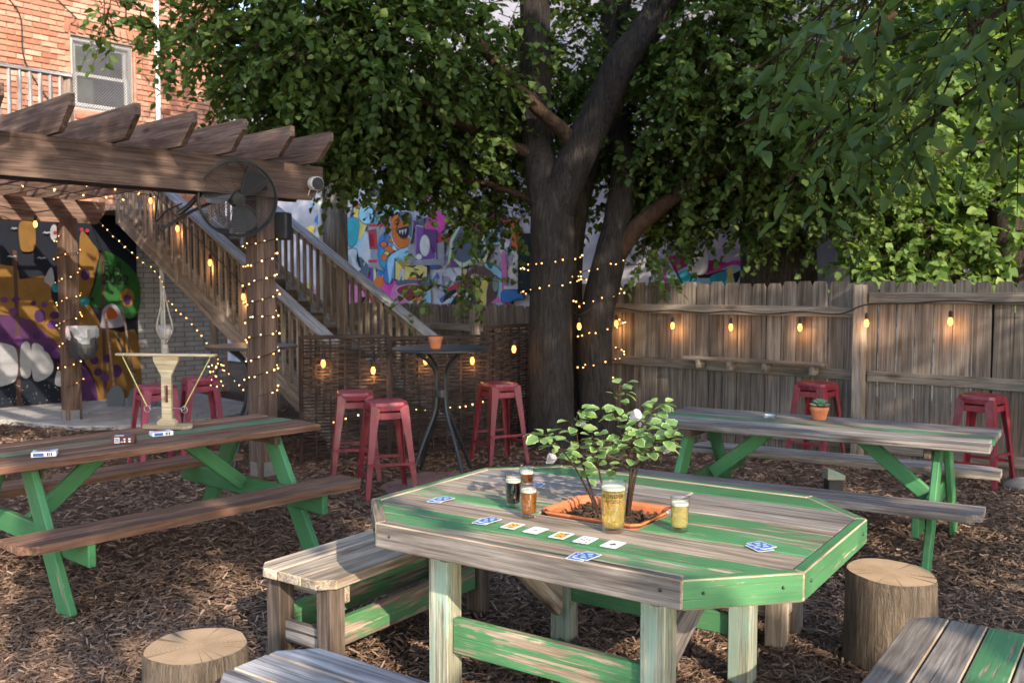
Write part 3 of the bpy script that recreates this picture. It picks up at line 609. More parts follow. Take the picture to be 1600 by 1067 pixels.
for col, p, sm in [('grey', [(170, 140), (290, 140), (290, 500), (170, 470)], 0), ('teal', [(10, 120), (90, 110), (100, 200), (70, 300), (20, 300)], 1), ('white', [(100, 340), (160, 220), (180, 250), (180, 440), (110, 380)], 1), ('red', [(172, 200), (230, 190), (240, 330), (185, 330), (180, 320), (218, 318), (212, 215), (172, 222)], 0), ('red', [(172, 418), (240, 415), (240, 440), (172, 440)], 0), ('red', [(175, 145), (285, 142), (285, 165), (175, 168)], 0),
        ('red', [(300, 90), (340, 60), (325, 200), (300, 260), (310, 160)], 1), ('blue', [(255, 260), (300, 220), (340, 260), (310, 330), (330, 420), (320, 490), (270, 470), (245, 380)], 1), ('teal', [(262, 360), (290, 350), (300, 460), (270, 455)], 1), ('orange', ell(290, 300, 26, 20), 1), ('orange', ell(330, 340, 34, 24), 1), ('yellow', ell(310, 370, 18, 16), 1), ('orange', ell(352, 270, 26, 20), 1), ('orange', ell(290, 400, 20, 26), 1), ('cream', ell(375, 325, 22, 20), 1),
        ('slate', [(335, 110), (395, 60), (500, 70), (500, 240), (470, 325), (400, 345), (350, 260)], 1), ('white', [(345, 105), (405, 70), (392, 130), (400, 215), (440, 255), (490, 240), (480, 315), (415, 338), (365, 295), (342, 220)], 1), ('orange', [(352, 105), (398, 78), (384, 135), (392, 222), (435, 265), (482, 250), (472, 308), (418, 328), (375, 288), (350, 218)], 1), ('orange', [(400, 150), (470, 90), (490, 120), (450, 185), (410, 180)], 1), ('black', [(398, 190), (470, 170), (470, 235), (430, 250), (402, 225)], 1),
        ('white', [(402, 195), (412, 225), (420, 193)], 0), ('white', [(422, 193), (432, 232), (442, 188)], 0), ('white', [(446, 188), (454, 226), (464, 182)], 0), ('sky', [(330, 400), (480, 330), (480, 440), (380, 400), (340, 580), (330, 560)], 1), ('black', [(374, 405), (440, 474), (492, 412), (622, 466), (616, 582), (374, 575)], 0), ('yellow', [(382, 425), (440, 488), (492, 425), (612, 474), (608, 568), (382, 562)], 0), ('orange', [(470, 552), (600, 545), (600, 568), (470, 566)], 0), ('black', [(530, 500), (560, 540), (600, 500), (575, 560), (545, 560)], 0), ('white', [(385, 600), (430, 480), (445, 485), (440, 600), (425, 600), (428, 520), (400, 605)], 0), ('slate', [(380, 572), (620, 575), (620, 605), (380, 605)], 0),
        ('grey', [(475, 300), (748, 285), (748, 455), (475, 462)], 0), ('purple', [(525, 175), (690, 190), (700, 415), (525, 430)], 0), ('violet', [(535, 160), (590, 170), (570, 300), (600, 400), (680, 360), (680, 410), (530, 425)], 0), ('cream', ell(600, 310, 38, 80), 1), ('cream', ell(555, 395, 18, 18), 1), ('blue', [(620, 520), (650, 580), (690, 515), (705, 560), (690, 545), (650, 605), (625, 560)], 0),
        ('lime', [(770, 470), (790, 270), (880, 110), (915, 260), (960, 170), (1000, 290), (1060, 150), (1130, 190), (1060, 440), (980, 420), (900, 470), (880, 480), (800, 400)], 0), ('slate', [(800, 390), (812, 280), (878, 150), (902, 310), (960, 215), (1000, 335), (1060, 190), (1105, 210), (1040, 420), (980, 395), (900, 440), (860, 430)], 0), ('lime', [(1020, 210), (1050, 200), (1065, 345), (1050, 350)], 0), ('lime', [(930, 150), (945, 148), (970, 215), (955, 218)], 0), ('violet', [(790, 400), (865, 470), (795, 478)], 0),
        ('sky', [(1050, 450), (1140, 470), (1200, 560), (1195, 745), (1130, 745), (1140, 600), (1110, 530)], 1), ('green', [(1070, 450), (1120, 440), (1100, 490)], 1), ('brown', [(890, 590), (930, 510), (1000, 465), (1080, 490), (1140, 560), (1150, 680), (1090, 755), (940, 755)], 1), ('olive', ell(1135, 600, 24, 60), 1), ('yellow', [(952, 545), (985, 525), (1008, 555), (1005, 610), (1025, 620), (1035, 560), (1060, 545), (1080, 570), (1065, 660), (1060, 750), (1020, 750), (1030, 660), (985, 640), (975, 590)], 1), ('pink', [(1100, 745), (1160, 690), (1190, 745)], 0),
        ('red', [(770, 650), (850, 590), (900, 605), (880, 640), (800, 690)], 1), ('black', [(750, 745), (780, 660), (880, 640), (960, 680), (940, 750)], 1), ('cream', [(730, 750), (850, 655), (860, 665), (770, 750)], 0), ('sky', [(770, 748), (820, 690), (830, 695), (795, 748)], 0), ('orange', ell(860, 715, 18, 36), 1), ('white', ell(925, 700, 26, 34), 1), ('darkred', [(385, 650), (430, 615), (540, 605), (600, 660), (500, 740), (430, 690)], 1), ('orange', [(500, 720), (545, 700), (600, 735), (520, 745)], 1), ('white', [(480, 728), (600, 735), (600, 750), (480, 750)], 0),
        ('pink', [(1180, 380), (1220, 400), (1215, 700), (1190, 740)], 1), ('blue', [(1185, 665), (1230, 640), (1270, 660), (1345, 645), (1345, 720), (1290, 705), (1250, 735), (1190, 735)], 1), ('white', [(1200, 615), (1350, 610), (1350, 640), (1200, 640)], 0)]: pg2(p, col, bool(sm), line=len(p) > 4)
zr = (2.286, 900, 380)
for col, p, sm in [('lilac', [(300, 20), (620, 20), (620, 160), (300, 160)], 0), ('magenta', [(322, 40), (350, 92), (400, 70), (480, 100), (560, 62), (612, 80), (612, 160), (335, 160)], 1), ('sky', [(335, 62), (352, 104), (400, 84), (480, 114), (555, 78), (600, 96), (598, 160), (345, 160)], 1), ('teal', [(360, 115), (400, 95), (430, 120), (420, 155), (370, 155)], 1), ('black', [(400, 92), (470, 112), (545, 90), (500, 125), (440, 125)], 0), ('teal', [(480, 118), (540, 100), (530, 140), (490, 150)], 1), ('yellow', [(540, 100), (560, 80), (560, 150), (545, 150)], 0), ('yellow', [(335, 110), (355, 120), (350, 155), (340, 150)], 0), ('white', [(360, 155), (440, 138), (520, 155), (580, 140), (600, 162), (360, 162)], 1), ('black', [(560, 110), (600, 90), (590, 110), (570, 150)], 0), ('black', [(345, 80), (352, 80), (385, 150), (378, 150)], 0), ('black', [(420, 100), (427, 100), (405, 152), (398, 152)], 0), ('sky', [(640, 40), (740, 40), (740, 165), (640, 165)], 0), ('white', [(655, 85), (725, 85), (725, 165), (655, 165)], 0), ('cream', [(405, 30), (465, 30), (465, 105), (405, 105)], 1)]: pg2(p, col, bool(sm), zr)
gwin = thing_w = put('window', MB().box(on_plane(811, 412, NU, -GU + .12), on_plane(833, 412, NU, -GU + .12), .05, .95).mesh(), PM['black'], gb, None, True)
put('pane', MB().box(on_plane(815, 412, NU, -GU + .16), on_plane(830, 412, NU, -GU + .16), .02, .8).mesh(), M['glasspane'], gwin, None, True)
ph = thing('pale_house', 'pale blue grey house with lap siding behind the sunlit leaves', 'house', G(14, -3))
sid = plain('siding', (.22, .25, .30), .6, .3, 0, .1, 4, .05, rnd=False)
put('wall', MB().box(G(14.3, -9.6, 2.6), G(14.3, 12, 2.6), .5, 5.4).mesh(), sid, ph, None, True)
for i in range(30): put('siding_board', boxmesh(21.6, .03, .175, 0, 'sd'), sid, ph, Matrix.Translation(G(14.03, 1.2, .1 + i * .178)) @ Matrix((V, U, Zv)).transposed().to_4x4() @ Matrix.Rotation(-.09, 4, 'X'), True)
rf = MB(); rf.prism([(-.7, 5.15), (3.2, 7.6), (7.2, 5.15), (7.2, 5.0), (3.2, 7.4), (-.7, 5.0)], 22.4, O=G(14, 12.4), X=tuple(U), Y=(0, 0, 1)); rf.build('roof', plain('roofing', (.08, .075, .08), .9, .2, 0, .3, 6, .4), ph, world=True)
up_ = thing('utility_pole', 'weathered grey timber pole rising behind the far stair railing', 'pole', at(527, 450, 12.6))
b = at(527, 450, 12.6); MB().tube([(b.x, b.y, -.2), (b.x - .02, b.y, 3), (b.x - .05, b.y, 7.5)], [.17, .165, .14], 14).build('shaft', wood('polewood', (.17, .15, .13), (.27, .24, .21), axis=2), up_, world=True, smooth=True)
MB().tube([(b.x - .19, b.y - .12, -.1), (b.x - .2, b.y - .12, 7)], .03, 8).build('conduit', M['white'], up_, world=True)
# ---------------- trees ----------------
def bark(name, c1, c2):
    m = NT(name); co = m.coord((11, 11, 1.5), False); g = m.noise(co, 2.4, 8, .7, 1.6); co2 = m.coord((30, 30, 3.6), False); f = m.noise(co2, 2, 5, .7, .8)
    h = m.math('ADD', g, m.math('MULTIPLY', f, .5)); c = m.ramp(h, [(.5, c1), (.78, tuple((a + b) / 2 for a, b in zip(c1, c2))), (1.0, c2)])
    m.bump(h, 1.0, .07); return m.done(c, .92, .1)
M['bark'] = bark('bark', (.013, .011, .010), (.088, .075, .066)); M['branch'] = bark('branch_bark', (.045, .027, .018), (.13, .078, .052)); M['deadbark'] = bark('dead_bark', (.022, .017, .014), (.11, .085, .068))
def rough_tube(pts, rad, n=26, amp=.06, k=8):
    P = curve_pts(pts, k); t = np.linspace(0, len(rad) - 1, len(P)); rr = np.interp(t, range(len(rad)), rad)
    mb = MB().tube(P, list(rr), n); out = []
    for i, v in enumerate(mb.v[:len(P) * n]):
        c = P[i // n]; d = Vector(v) - c; a = 2 * math.pi * (i % n) / n
        s_ = 1 + amp * (math.sin(3 * a + c.z * 2.1) * .5 + math.sin(5 * a - c.z * 3.3 + 1) * .35 + math.sin(9 * a + c.z * 1.2) * .3 + random.uniform(-.25, .25))
        out.append(tuple(c + d * s_))
    mb.v[:len(P) * n] = out; return mb
def leaves(centers, per, L0, wid=.42, droop=.35, step=.045, tl=(.25, .55), bias=None, gaps=()):
    """twigs scattered through clumps, leaves set alternately along each twig; returns leaf mesh and twig mesh"""
    S_, D_ = [], []
    for (c, r, n_) in centers:
        d = RNG.normal(size=(n_, 3)); d /= np.linalg.norm(d, axis=1)[:, None]; rad = RNG.uniform(.15, 1, n_) ** .55
        S_.append(np.array(c) + d * rad[:, None] * np.array(r)); t = d * .7 + RNG.normal(0, .55, (n_, 3)); t[:, 2] -= droop
        if bias is not None: t += np.array(bias)
        D_.append(t / np.linalg.norm(t, axis=1)[:, None])
    S_ = np.concatenate(S_); D_ = np.concatenate(D_); keep = np.ones(len(S_), bool); sd = np.array(sdir)
    for g, gr in gaps:                                              # foliage cleared along sun rays so dapples fall on chosen spots
        q = S_ + D_ * .3 - np.array(g); dist = np.linalg.norm(q - np.outer(q @ sd, sd), axis=1); keep &= (dist > gr + .28) | (RNG.random(len(S_)) < .04)
    S_ = S_[keep]; D_ = D_[keep]; n = len(S_); Lt = RNG.uniform(*tl, n)
    k = np.arange(per); T = (k + .6) / per
    pos = S_[:, None] + D_[:, None] * (Lt[:, None] * T)[..., None] ; pos[..., 2] -= (.10 * T ** 2)[None]
    side = np.cross(D_, np.array([0, 0, 1.0])); side /= np.linalg.norm(side, axis=1)[:, None] + 1e-6
    sg = np.where(k % 2 == 0, 1, -1)
    ax = D_[:, None] * .55 + side[:, None] * sg[None, :, None] * .9 + RNG.normal(0, .35, (n, per, 3)); ax[..., 2] -= .45
    ax /= np.linalg.norm(ax, axis=2)[..., None]
    nr = RNG.normal(0, .55, (n, per, 3)); nr[..., 2] += 1.0; y = np.cross(nr, ax); y /= np.linalg.norm(y, axis=2)[..., None] + 1e-6; z = np.cross(ax, y)
    L = (L0 * RNG.uniform(.6, 1.25, (n, per)))[..., None]; W = L * wid
    p = pos + y * sg[None, :, None] * .012
    f = RNG.uniform(.05, .22, (n, per))[..., None] * L; cu = RNG.uniform(-.1, .22, (n, per))[..., None] * L
    Vt = np.stack([p, p + ax * L * .28 + y * W + z * f, p + ax * L * .68 + y * W * .72 + z * f * .7 - z * cu * .5, p + ax * L - z * cu, p + ax * L * .68 - y * W * .72 + z * f * .7 - z * cu * .5, p + ax * L * .28 - y * W + z * f], 2).reshape(-1, 3)
    N = n * per; F = (np.array([[0, 3, 2, 1], [0, 5, 4, 3]])[None] + np.arange(N)[:, None, None] * 6).reshape(-1, 4)
    lm = np_mesh('leaves', Vt, F, np.repeat(RNG.beta(2.2, 2.2, N), 2))
    # twigs: slim three-sided sticks
    e = S_ + D_ * Lt[:, None]; e[:, 2] -= .10; b0 = S_ - D_ * .12; o1 = side * .005; o2 = np.cross(D_, side) * .005
    tv = np.stack([b0 + o1, b0 - o1 * .5 + o2, b0 - o1 * .5 - o2, e + o1 * .3, e - o1 * .2 + o2 * .3, e - o1 * .2 - o2 * .3], 1).reshape(-1, 3)
    tf = (np.array([[0, 1, 4, 3], [1, 2, 5, 4], [2, 0, 3, 5]])[None] + np.arange(n)[:, None, None] * 6).reshape(-1, 4)
    return lm, np_mesh('twigs', tv, tf)
M['leaf'] = leafmat('leaf_green', [(0, (.034, .062, .018)), (.45, (.068, .115, .03)), (.8, (.11, .165, .042)), (1, (.19, .23, .065))], .46)
M['leafsun'] = leafmat('leaf_sunlit', [(0, (.06, .11, .028)), (.5, (.13, .21, .055)), (1, (.26, .33, .09))], .45)  # brighter leaf tones put the sunlit look of the alley tree into the colour
M['leafnear'] = leafmat('leaf_near', [(0, (.045, .08, .026)), (.6, (.075, .125, .04)), (1, (.13, .19, .055))], .40)
def limb(t, pts, rad, name='limb', mat='bark', n=18, amp=.05): return rough_tube([at(*p) for p in pts], rad, n, amp).build(name, M[mat], t, world=True, smooth=True)
tr = thing('shade_tree', 'big forked tree with rough dark trunks growing through the yard, wrapped in lights', 'tree', (.42, 9.6, 0))
def up(px_, py_, d): return (px_, py_, d)
limb(tr, [(858, 740, 9.6), (862, 690, 9.6), (861, 580, 9.6), (860, 450, 9.6), (862, 360, 9.6), (858, 290, 9.6)], [.33, .25, .225, .215, .225, .20], 'trunk', n=34, amp=.05)
limb(tr, [(856, 320, 9.6), (843, 240, 9.65), (838, 150, 9.7), (836, 60, 9.75), (830, -60, 9.8), (800, -250, 9.9)], [.20, .165, .155, .16, .15, .10])
limb(tr, [(866, 330, 9.6), (895, 260, 9.5), (940, 170, 9.35), (975, 95, 9.2), (1015, 40, 9.1), (1065, -60, 9), (1150, -250, 8.8)], [.20, .185, .17, .165, .15, .13, .09])
limb(tr, [(900, 235, 9.45), (880, 205, 9.4), (835, 165, 9.3), (780, 105, 9.2), (735, 55, 9.1), (660, 0, 9)], [.085, .075, .065, .055, .045, .03], mat='branch')
limb(tr, [(950, 730, 10.0), (938, 660, 10.0), (930, 590, 10.0), (932, 500, 10.0), (948, 420, 10.0), (965, 340, 10.0), (972, 260, 10.0), (960, 150, 10.1), (950, 0, 10.2), (940, -150, 10.2)], [.27, .21, .185, .18, .175, .15, .12, .10, .09, .06], 'trunk', n=28)
limb(tr, [(898, 700, 10.25), (896, 560, 10.25), (893, 420, 10.25), (905, 320, 10.2), (930, 240, 10.2), (945, 120, 10.3), (1000, -80, 10.4)], [.16, .125, .115, .11, .10, .09, .06], 'trunk', n=22)
limb(tr, [(962, 400, 10.0), (1000, 350, 9.9), (1080, 290, 9.8), (1170, 235, 9.6), (1235, 170, 9.4), (1300, 105, 9.2), (1400, 20, 9)], [.11, .095, .075, .07, .06, .05, .03], mat='branch')
limb(tr, [(1230, 175, 9.4), (1330, 220, 9.2), (1450, 240, 9.0), (1600, 200, 8.8)], [.035, .03, .022, .012], mat='branch', n=10)
limb(tr, [(845, 245, 9.65), (760, 215, 9.4), (640, 150, 9.0), (520, 110, 8.7), (400, 70, 8.5)], [.07, .055, .045, .035, .02], mat='branch', n=12)
limb(tr, [(840, 320, 9.65), (800, 300, 9.7), (720, 280, 9.8), (640, 300, 9.9)], [.045, .035, .025, .015], mat='branch', n=10)
def cl(l, k): return [(tuple(at(x, y, d)), (r, r * .9, r * .8), max(6, int(k * r * r))) for x, y, d, r in l]
A = cl([(345, 0, 9.6, .6), (400, 90, 9.3, .55), (440, 120, 9.2, .6), (450, 10, 8.8, .9), (560, 50, 8.7, 1.0), (540, 160, 9.3, .85), (630, 190, 9.6, .7), (690, 70, 9.2, .9), (710, 190, 9.8, .75), (765, 260, 10.4, .5), (780, 150, 10.8, .8), (640, 285, 10.1, .4), (560, 225, 9.5, .5), (480, 170, 9.7, .55), (720, 300, 10.4, .32), (800, 330, 10.8, .3)], 280)
A += cl([(930, 80, 10.7, 1.0), (880, 200, 10.9, .8), (1120, 40, 9.4, .9), (1080, 200, 10.1, 1.0), (1000, 250, 11, .8), (1100, 290, 10.5, .7), (1180, 110, 9.2, 1.0), (1200, 270, 10, .8), (1030, 320, 10.6, .45), (1190, 290, 10, .35), (1300, 200, 9.2, .9), (1310, 290, 9.5, .5), (1250, 300, 10, .25)], 280)
A += cl([(600, -160, 9, 1.3), (820, -190, 10.8, 1.3), (1020, -190, 10.6, 1.2), (1230, -180, 9, 1.4), (400, -170, 9, 1.2), (1420, -160, 9.6, 1.4), (820, -480, 9.8, 1.6), (1150, -420, 9.4, 1.6), (520, -380, 9.2, 1.5)], 190)
A += cl([(660, 440, 9.75, .12), (735, 425, 9.75, .12), (735, 350, 9.75, .16), (1010, 400, 9.9, .2), (215, 35, 9.4, .16), (175, 5, 9, .2), (255, 60, 9.4, .2)], 300)
lm, tm = leaves(A, 12, .084)
tag(put('crown', lm, M['leaf'], tr, None, True), kind='stuff'); tag(put('twigs', tm, M['branch'], tr, None, True), kind='stuff')
tl_ = thing('alley_tree', 'sunlit yellow green tree leaning over the fence at far right', 'tree', at(1640, 450, 11))
limb(tl_, [(1660, 700, 11), (1640, 400, 11), (1600, 250, 11), (1540, 100, 10.8), (1480, -60, 10.6)], [.16, .14, .11, .08, .04], 'trunk', 'deadbark', 14)
limb(tl_, [(1630, 340, 11), (1540, 330, 10.6), (1420, 300, 10.2), (1330, 290, 10)], [.06, .05, .035, .02], 'limb', 'branch', 10)
B_ = cl([(1400, 290, 10.2, .8), (1500, 210, 10.6, 1.0), (1450, 385, 9.8, .42), (1550, 340, 10, .8), (1590, 90, 11, 1.2), (1410, 130, 10.3, .9), (1490, 425, 9.6, .2), (1375, 385, 10, .32), (1420, 350, 10.4, .5), (1560, 420, 9.9, .22), (1660, 250, 10.5, 1.1), (1500, 30, 11, 1.1), (1440, 430, 9.7, .2)], 300)
lm, tm = leaves(B_, 11, .095, .45)
tag(put('crown', lm, M['leafsun'], tl_, None, True), kind='stuff'); tag(put('twigs', tm, M['branch'], tl_, None, True), kind='stuff')
# the tree behind the viewpoint: its unseen crown is shaped to shade the yard; one branch hangs in upper right
ts = thing('overhanging_tree', 'leafy branch with long drooping leaves hanging in at upper right', 'tree', (6.2, -2.2, 0))
rough_tube([(6.2, -2.2, -.1), (6.0, -2.1, 1.6), (5.2, -1.7, 3.6), (4.2, -1.2, 5.6), (3.2, -.8, 8)], [.34, .28, .22, .15, .06], 20).build('trunk', M['bark'], ts, world=True, smooth=True)
for p in ([(5.6, -1.9, 2.8), (4.4, -.6, 3.6), (3.2, .6, 3.7), (2.3, 2.4, 3.25)], [(4.9, -1.6, 4.2), (2.6, -2.2, 5.0), (.8, -2.6, 5.4)], [(4.6, -1.4, 4.8), (4.8, .8, 6.2), (4.4, 2.4, 6.8)], [(5.3, -1.8, 3.5), (6.6, .5, 4.8), (7, 2, 5.2)]):
    rough_tube(p, [.09, .06, .045, .02][:len(p)], 10).build('limb', M['branch'], ts, world=True, smooth=True)
SH = [((3.0, -1.0, 6.2), (2.6, 2.6, 2.4), 520), ((1.2, -1.6, 5.2), (1.8, 2.0, 1.6), 260), ((5.2, .2, 5.4), (2.0, 2.2, 2.2), 330), ((3.6, .6, 4.6), (1.7, 1.4, 1.0), 190), ((4.6, -2.6, 4.4), (2, 1.8, 1.3), 180), ((.2, -1.0, 4.6), (1.4, 1.6, .9), 150), ((6.6, 1.2, 4.6), (1.2, 1.5, 1.3), 150), ((2.4, -2.8, 3.8), (1.6, 1.4, .8), 130), ((4.2, 1.6, 7.6), (2.2, 1.8, 1.6), 260), ((1.2, .6, 7.2), (1.8, 1.6, 1.5), 220)]
SUN_GAPS = [((.42, 3.75, 1.1), .34), ((-.25, 3.9, .76), .10), ((-.15, 3.5, .76), .04), ((1.15, 3.1, .74), .10), ((-.75, 3.95, .45), .12), ((-.22, 3.6, .4), .10), ((-1.75, 3.3, 0), .34), ((2.5, 5.5, .76), .24), ((2.0, 6.0, .76), .14), ((.15, 4.3, .76), .15), ((1.7, 4.0, .4), .10), ((.6, 5.2, 0), .15), ((-1.5, 4.6, .45), .06), ((-3.2, 5.2, 0), .2), ((3.2, 4.6, 0), .2)]  # targets and radii of crown openings carved to let sun dapples through
lm, tm = leaves(SH, 12, .17, .45, tl=(.4, .8), gaps=SUN_GAPS); tag(put('crown', lm, M['leafnear'], ts, None, True), kind='stuff'); tag(put('twigs', tm, M['branch'], ts, None, True), kind='stuff')
NB = []
for a, b, n_ in (((1720, -70, 3.2), (1150, 200, 4.2), 13), ((1720, -10, 3.3), (1280, 235, 4.0), 13), ((1720, 50, 3.4), (1420, 210, 3.7), 8), ((1560, -90, 3.2), (1180, 110, 3.9), 10), ((1480, -90, 3.6), (1260, 40, 4.1), 7), ((1720, 120, 3.1), (1580, 180, 3.3), 6), ((1330, 170, 3.9), (1230, 290, 4.1), 2), ((1700, -30, 2.9), (1460, 90, 3.3), 6)):
    a, b = at(*a), at(*b); MB().tube(curve_pts([a, (a + b) / 2 + Vector((0, 0, .05)), b], 4), [.006] * 9, 6).build('twig', M['branch'], ts, world=True)
    for i in range(n_):
        t = random.random() ** .8; NB.append((tuple(a.lerp(b, t)), (.07, .07, .05), 1))
lm, tm = leaves(NB, 8, .10, .24, droop=.5, tl=(.16, .34), bias=(-.7, .15, -.45)); tag(put('hanging_leaves', lm, M['leafnear'], ts, None, True), kind='stuff'); tag(put('hanging_twigs', tm, M['branch'], ts, None, True), kind='stuff')
for px_, d, r, z1, lab in ((1215, 11.2, .47, 2.25, 'thick dark dead trunk standing behind the middle of the fence'), (1585, 9.9, .3, 2.55, 'dark broken stump poking above the fence at far right')):
    b = at(px_, 450, d); t = thing('dead_trunk', lab, 'trunk', (b.x, b.y, 0)); rough_tube([(b.x, b.y, -.1), (b.x + .02, b.y, z1 * .5), (b.x - .03, b.y, z1)], [r * 1.1, r, r * .92], 26, .07).build('bark_shell', M['deadbark'], t, world=True, smooth=True)
    for k in range(5):
        a = random.uniform(0, 6.28); c = Vector((b.x + r * .7 * math.cos(a), b.y + r * .7 * math.sin(a), z1 - .05)); MB().tube([c, c + Vector((random.uniform(-.05, .05), 0, random.uniform(.08, .3)))], [.08, .01], 6).build('splinter', M['deadbark'], t, world=True)

# ---------------- picnic tables ----------------
def picnic(name, label, c, rz, L, Wd, gap, mats, legm, benchmats, cut=.07):
    t = thing(name, label, 'table', (c[0], c[1], 0), rz, 'picnic tables'); n = len(mats); pw = Wd / n
    def b(nm, p0, p1, w_, th, m, up=(0, 0, 1), par=None): return bar(nm, par or t, p0, p1, w_, th, m, up, world=False, bev=.006, edge=None)
    for i, m in enumerate(mats):
        y = -Wd / 2 + pw * (i + .5); dx = random.uniform(-.012, .012); b('table_plank', (-L / 2 + dx, y, .742), (L / 2 + dx, y, .742 + random.uniform(-.003, .003)), pw - .008, .04, M[m])
    for sg in (-1, 1):
        yb = sg * (Wd / 2 + gap + .145)
        for k in (-1, 1):
            m = MB(); hw = .068; y = yb + k * .071; l = L / 2
            out = [(-l, -hw), (l, -hw), (l, hw), (-l, hw)]
            if k == sg: out = [(-l, -hw * sg), (l, -hw * sg), (l, hw * sg - cut * sg), (l - cut, hw * sg), (-l + cut, hw * sg), (-l, hw * sg - cut * sg)]
            if sg < 0 and k == sg: out = out[::-1]
            m.prism(out, .04, O=(0, y, .41)); m.build('bench_plank', M[benchmats[0 if k == sg else 1]], t)
    for xs_ in (-1, 1):
        x = xs_ * (L / 2 - .28)
        for sg in (-1, 1): b('leg', (x, sg * .20, .71), (x, sg * (Wd / 2 + .26), 0), .135, .04, M[legm], up=(1, 0, 0))
        b('seat_support', (x + .042 * xs_ * -1, -(Wd / 2 + gap + .27), .35), (x + .042 * xs_ * -1, Wd / 2 + gap + .27, .35), .04, .12, M[legm])
        b('cleat', (x + .042 * xs_ * -1, -Wd / 2 + .04, .69), (x + .042 * xs_ * -1, Wd / 2 - .04, .69), .04, .06, M['darkwood'])
        b('brace', (x - xs_ * .08, 0, .37), (x - xs_ * .50, 0, .715), .09, .04, M[legm], up=(0, 1, 0))
    return t
picnic('picnic_table', 'reddish brown picnic table with green legs and wooden toss game, left side', (-2.20, 5.52), R(49), 2.05, .76, .17, ['redwood', 'redwood', 'greenfaded', 'redwood', 'redwood'], 'greenleg', ['redwood', 'redwood'])
picnic('picnic_table', 'weathered grey picnic table with green plank beside the fence, right side', (1.98, 6.03), R(-31.5), 2.1, .86, .08, ['greywood', 'greywood', 'greenfaded', 'greywood', 'greywood'], 'greenleg', ['greywood', 'greywood'])

# ---------------- eight-sided table with planter hole ----------------
OC = Vector((.385, 3.68, 0)); OA = R(-34); TZ = .765
ot = thing('octagon_table', 'large eight-sided table in worn green and grey boards, front centre', 'table', OC, OA)
OI = wm(ot).inverted()
def loc(px_, py_, z): return OI @ gp(px_, py_, z)
ha, hb, hc, rim = .905, .69, .285, .042
oct_ = [(-ha, -hb + hc), (-ha + hc, -hb), (ha - hc, -hb), (ha, -hb + hc), (ha, hb - hc), (ha - hc, hb), (-ha + hc, hb), (-ha, hb - hc)]
pc = sum((loc(x, y, TZ) for x, y in ((843, 800), (912, 774), (1047, 797), (1004, 828))), Vector()) / 4
hx0, hx1, hy0, hy1 = pc.x - .219, pc.x + .219, pc.y - .176, pc.y + .176
def xl(y): return ha - rim * 1.05 - max(0, abs(y) - (hb - hc)) - (.012 if abs(y) > hb - hc else 0)
edges = [-.648, -.525, -.405, hy0 - .006, (hy0 + hy1) / 2 - .03, hy1 + .006]
edges = [-.648, -.527, -.405] + ([hy0 - .006] if hy0 > -.38 else []) + [(hy0 + hy1) / 2, hy1 + .006]
rest_ = .648 - edges[-1]; edges += [edges[-1] + rest_ * k / 3 for k in (1, 2, 3)]
colL = ['greenworn', 'greenpaint', 'palewood', 'greenworn', 'palewood', 'greywood', 'greywood', 'greenpaint', 'greenpaint'][:len(edges) - 1]
colR = ['greenworn', 'greenpaint', 'greywood', 'greenpaint', 'greenworn', 'greywood', 'greywood', 'greenpaint', 'greenpaint'][:len(edges) - 1]
def side(y0, y1, s_):
    k = [y for y in (-(hb - hc), hb - hc) if y0 + .002 < y < y1 - .002]; return [(s_ * xl(y), y) for y in [y0] + k + [y1]]
def board_poly(nm, pts, mat, zt=TZ, th=.036):
    m = MB().prism(pts, th, O=(0, 0, zt - th + random.uniform(-.002, .0015))); me = m.mesh(nm); bm = bmesh.new(); bm.from_mesh(me)
    bmesh.ops.recalc_face_normals(bm, faces=bm.faces[:]); r = bmesh.ops.bevel(bm, geom=[e for e in bm.edges if abs(e.verts[0].co.z - e.verts[1].co.z) < .001 and e.verts[0].co.z > zt - .01], offset=.004, segments=1, affect='EDGES')
    for f in r['faces']: f.material_index = 1
    bm.to_mesh(me); bm.free(); return put(nm, me, [M[mat], M[mat]], ot)
for i in range(len(edges) - 1):
    y0, y1 = edges[i] + .003, edges[i + 1] - .003; f = lambda y, s_: s_ * xl(y)
    hole = y1 > hy0 and y0 < hy1
    if not hole:
        split = random.uniform(-.2, .3) if i in (1, 6) else None
        if split is None: board_poly('table_plank', side(y0, y1, 1) + side(y0, y1, -1)[::-1], colR[i] if i > 2 else colL[i])
        else:
            board_poly('table_plank', [(split, y0), (split, y1)] + side(y0, y1, -1)[::-1], colL[i]); board_poly('table_plank', [(split + .004, y0)] + side(y0, y1, 1) + [(split + .004, y1)], colR[i])
    else:
        board_poly('table_plank', [(hx0, y0), (hx0, y1)] + side(y0, y1, -1)[::-1], colL[i]); board_poly('table_plank', [(hx1, y0)] + side(y0, y1, 1) + [(hx1, y1)], colR[i])
rimm = ['greenworn', 'greywood', 'greenpaint', 'greenpaint', 'greenpaint', 'greenpaint', 'greenpaint', 'greenworn']
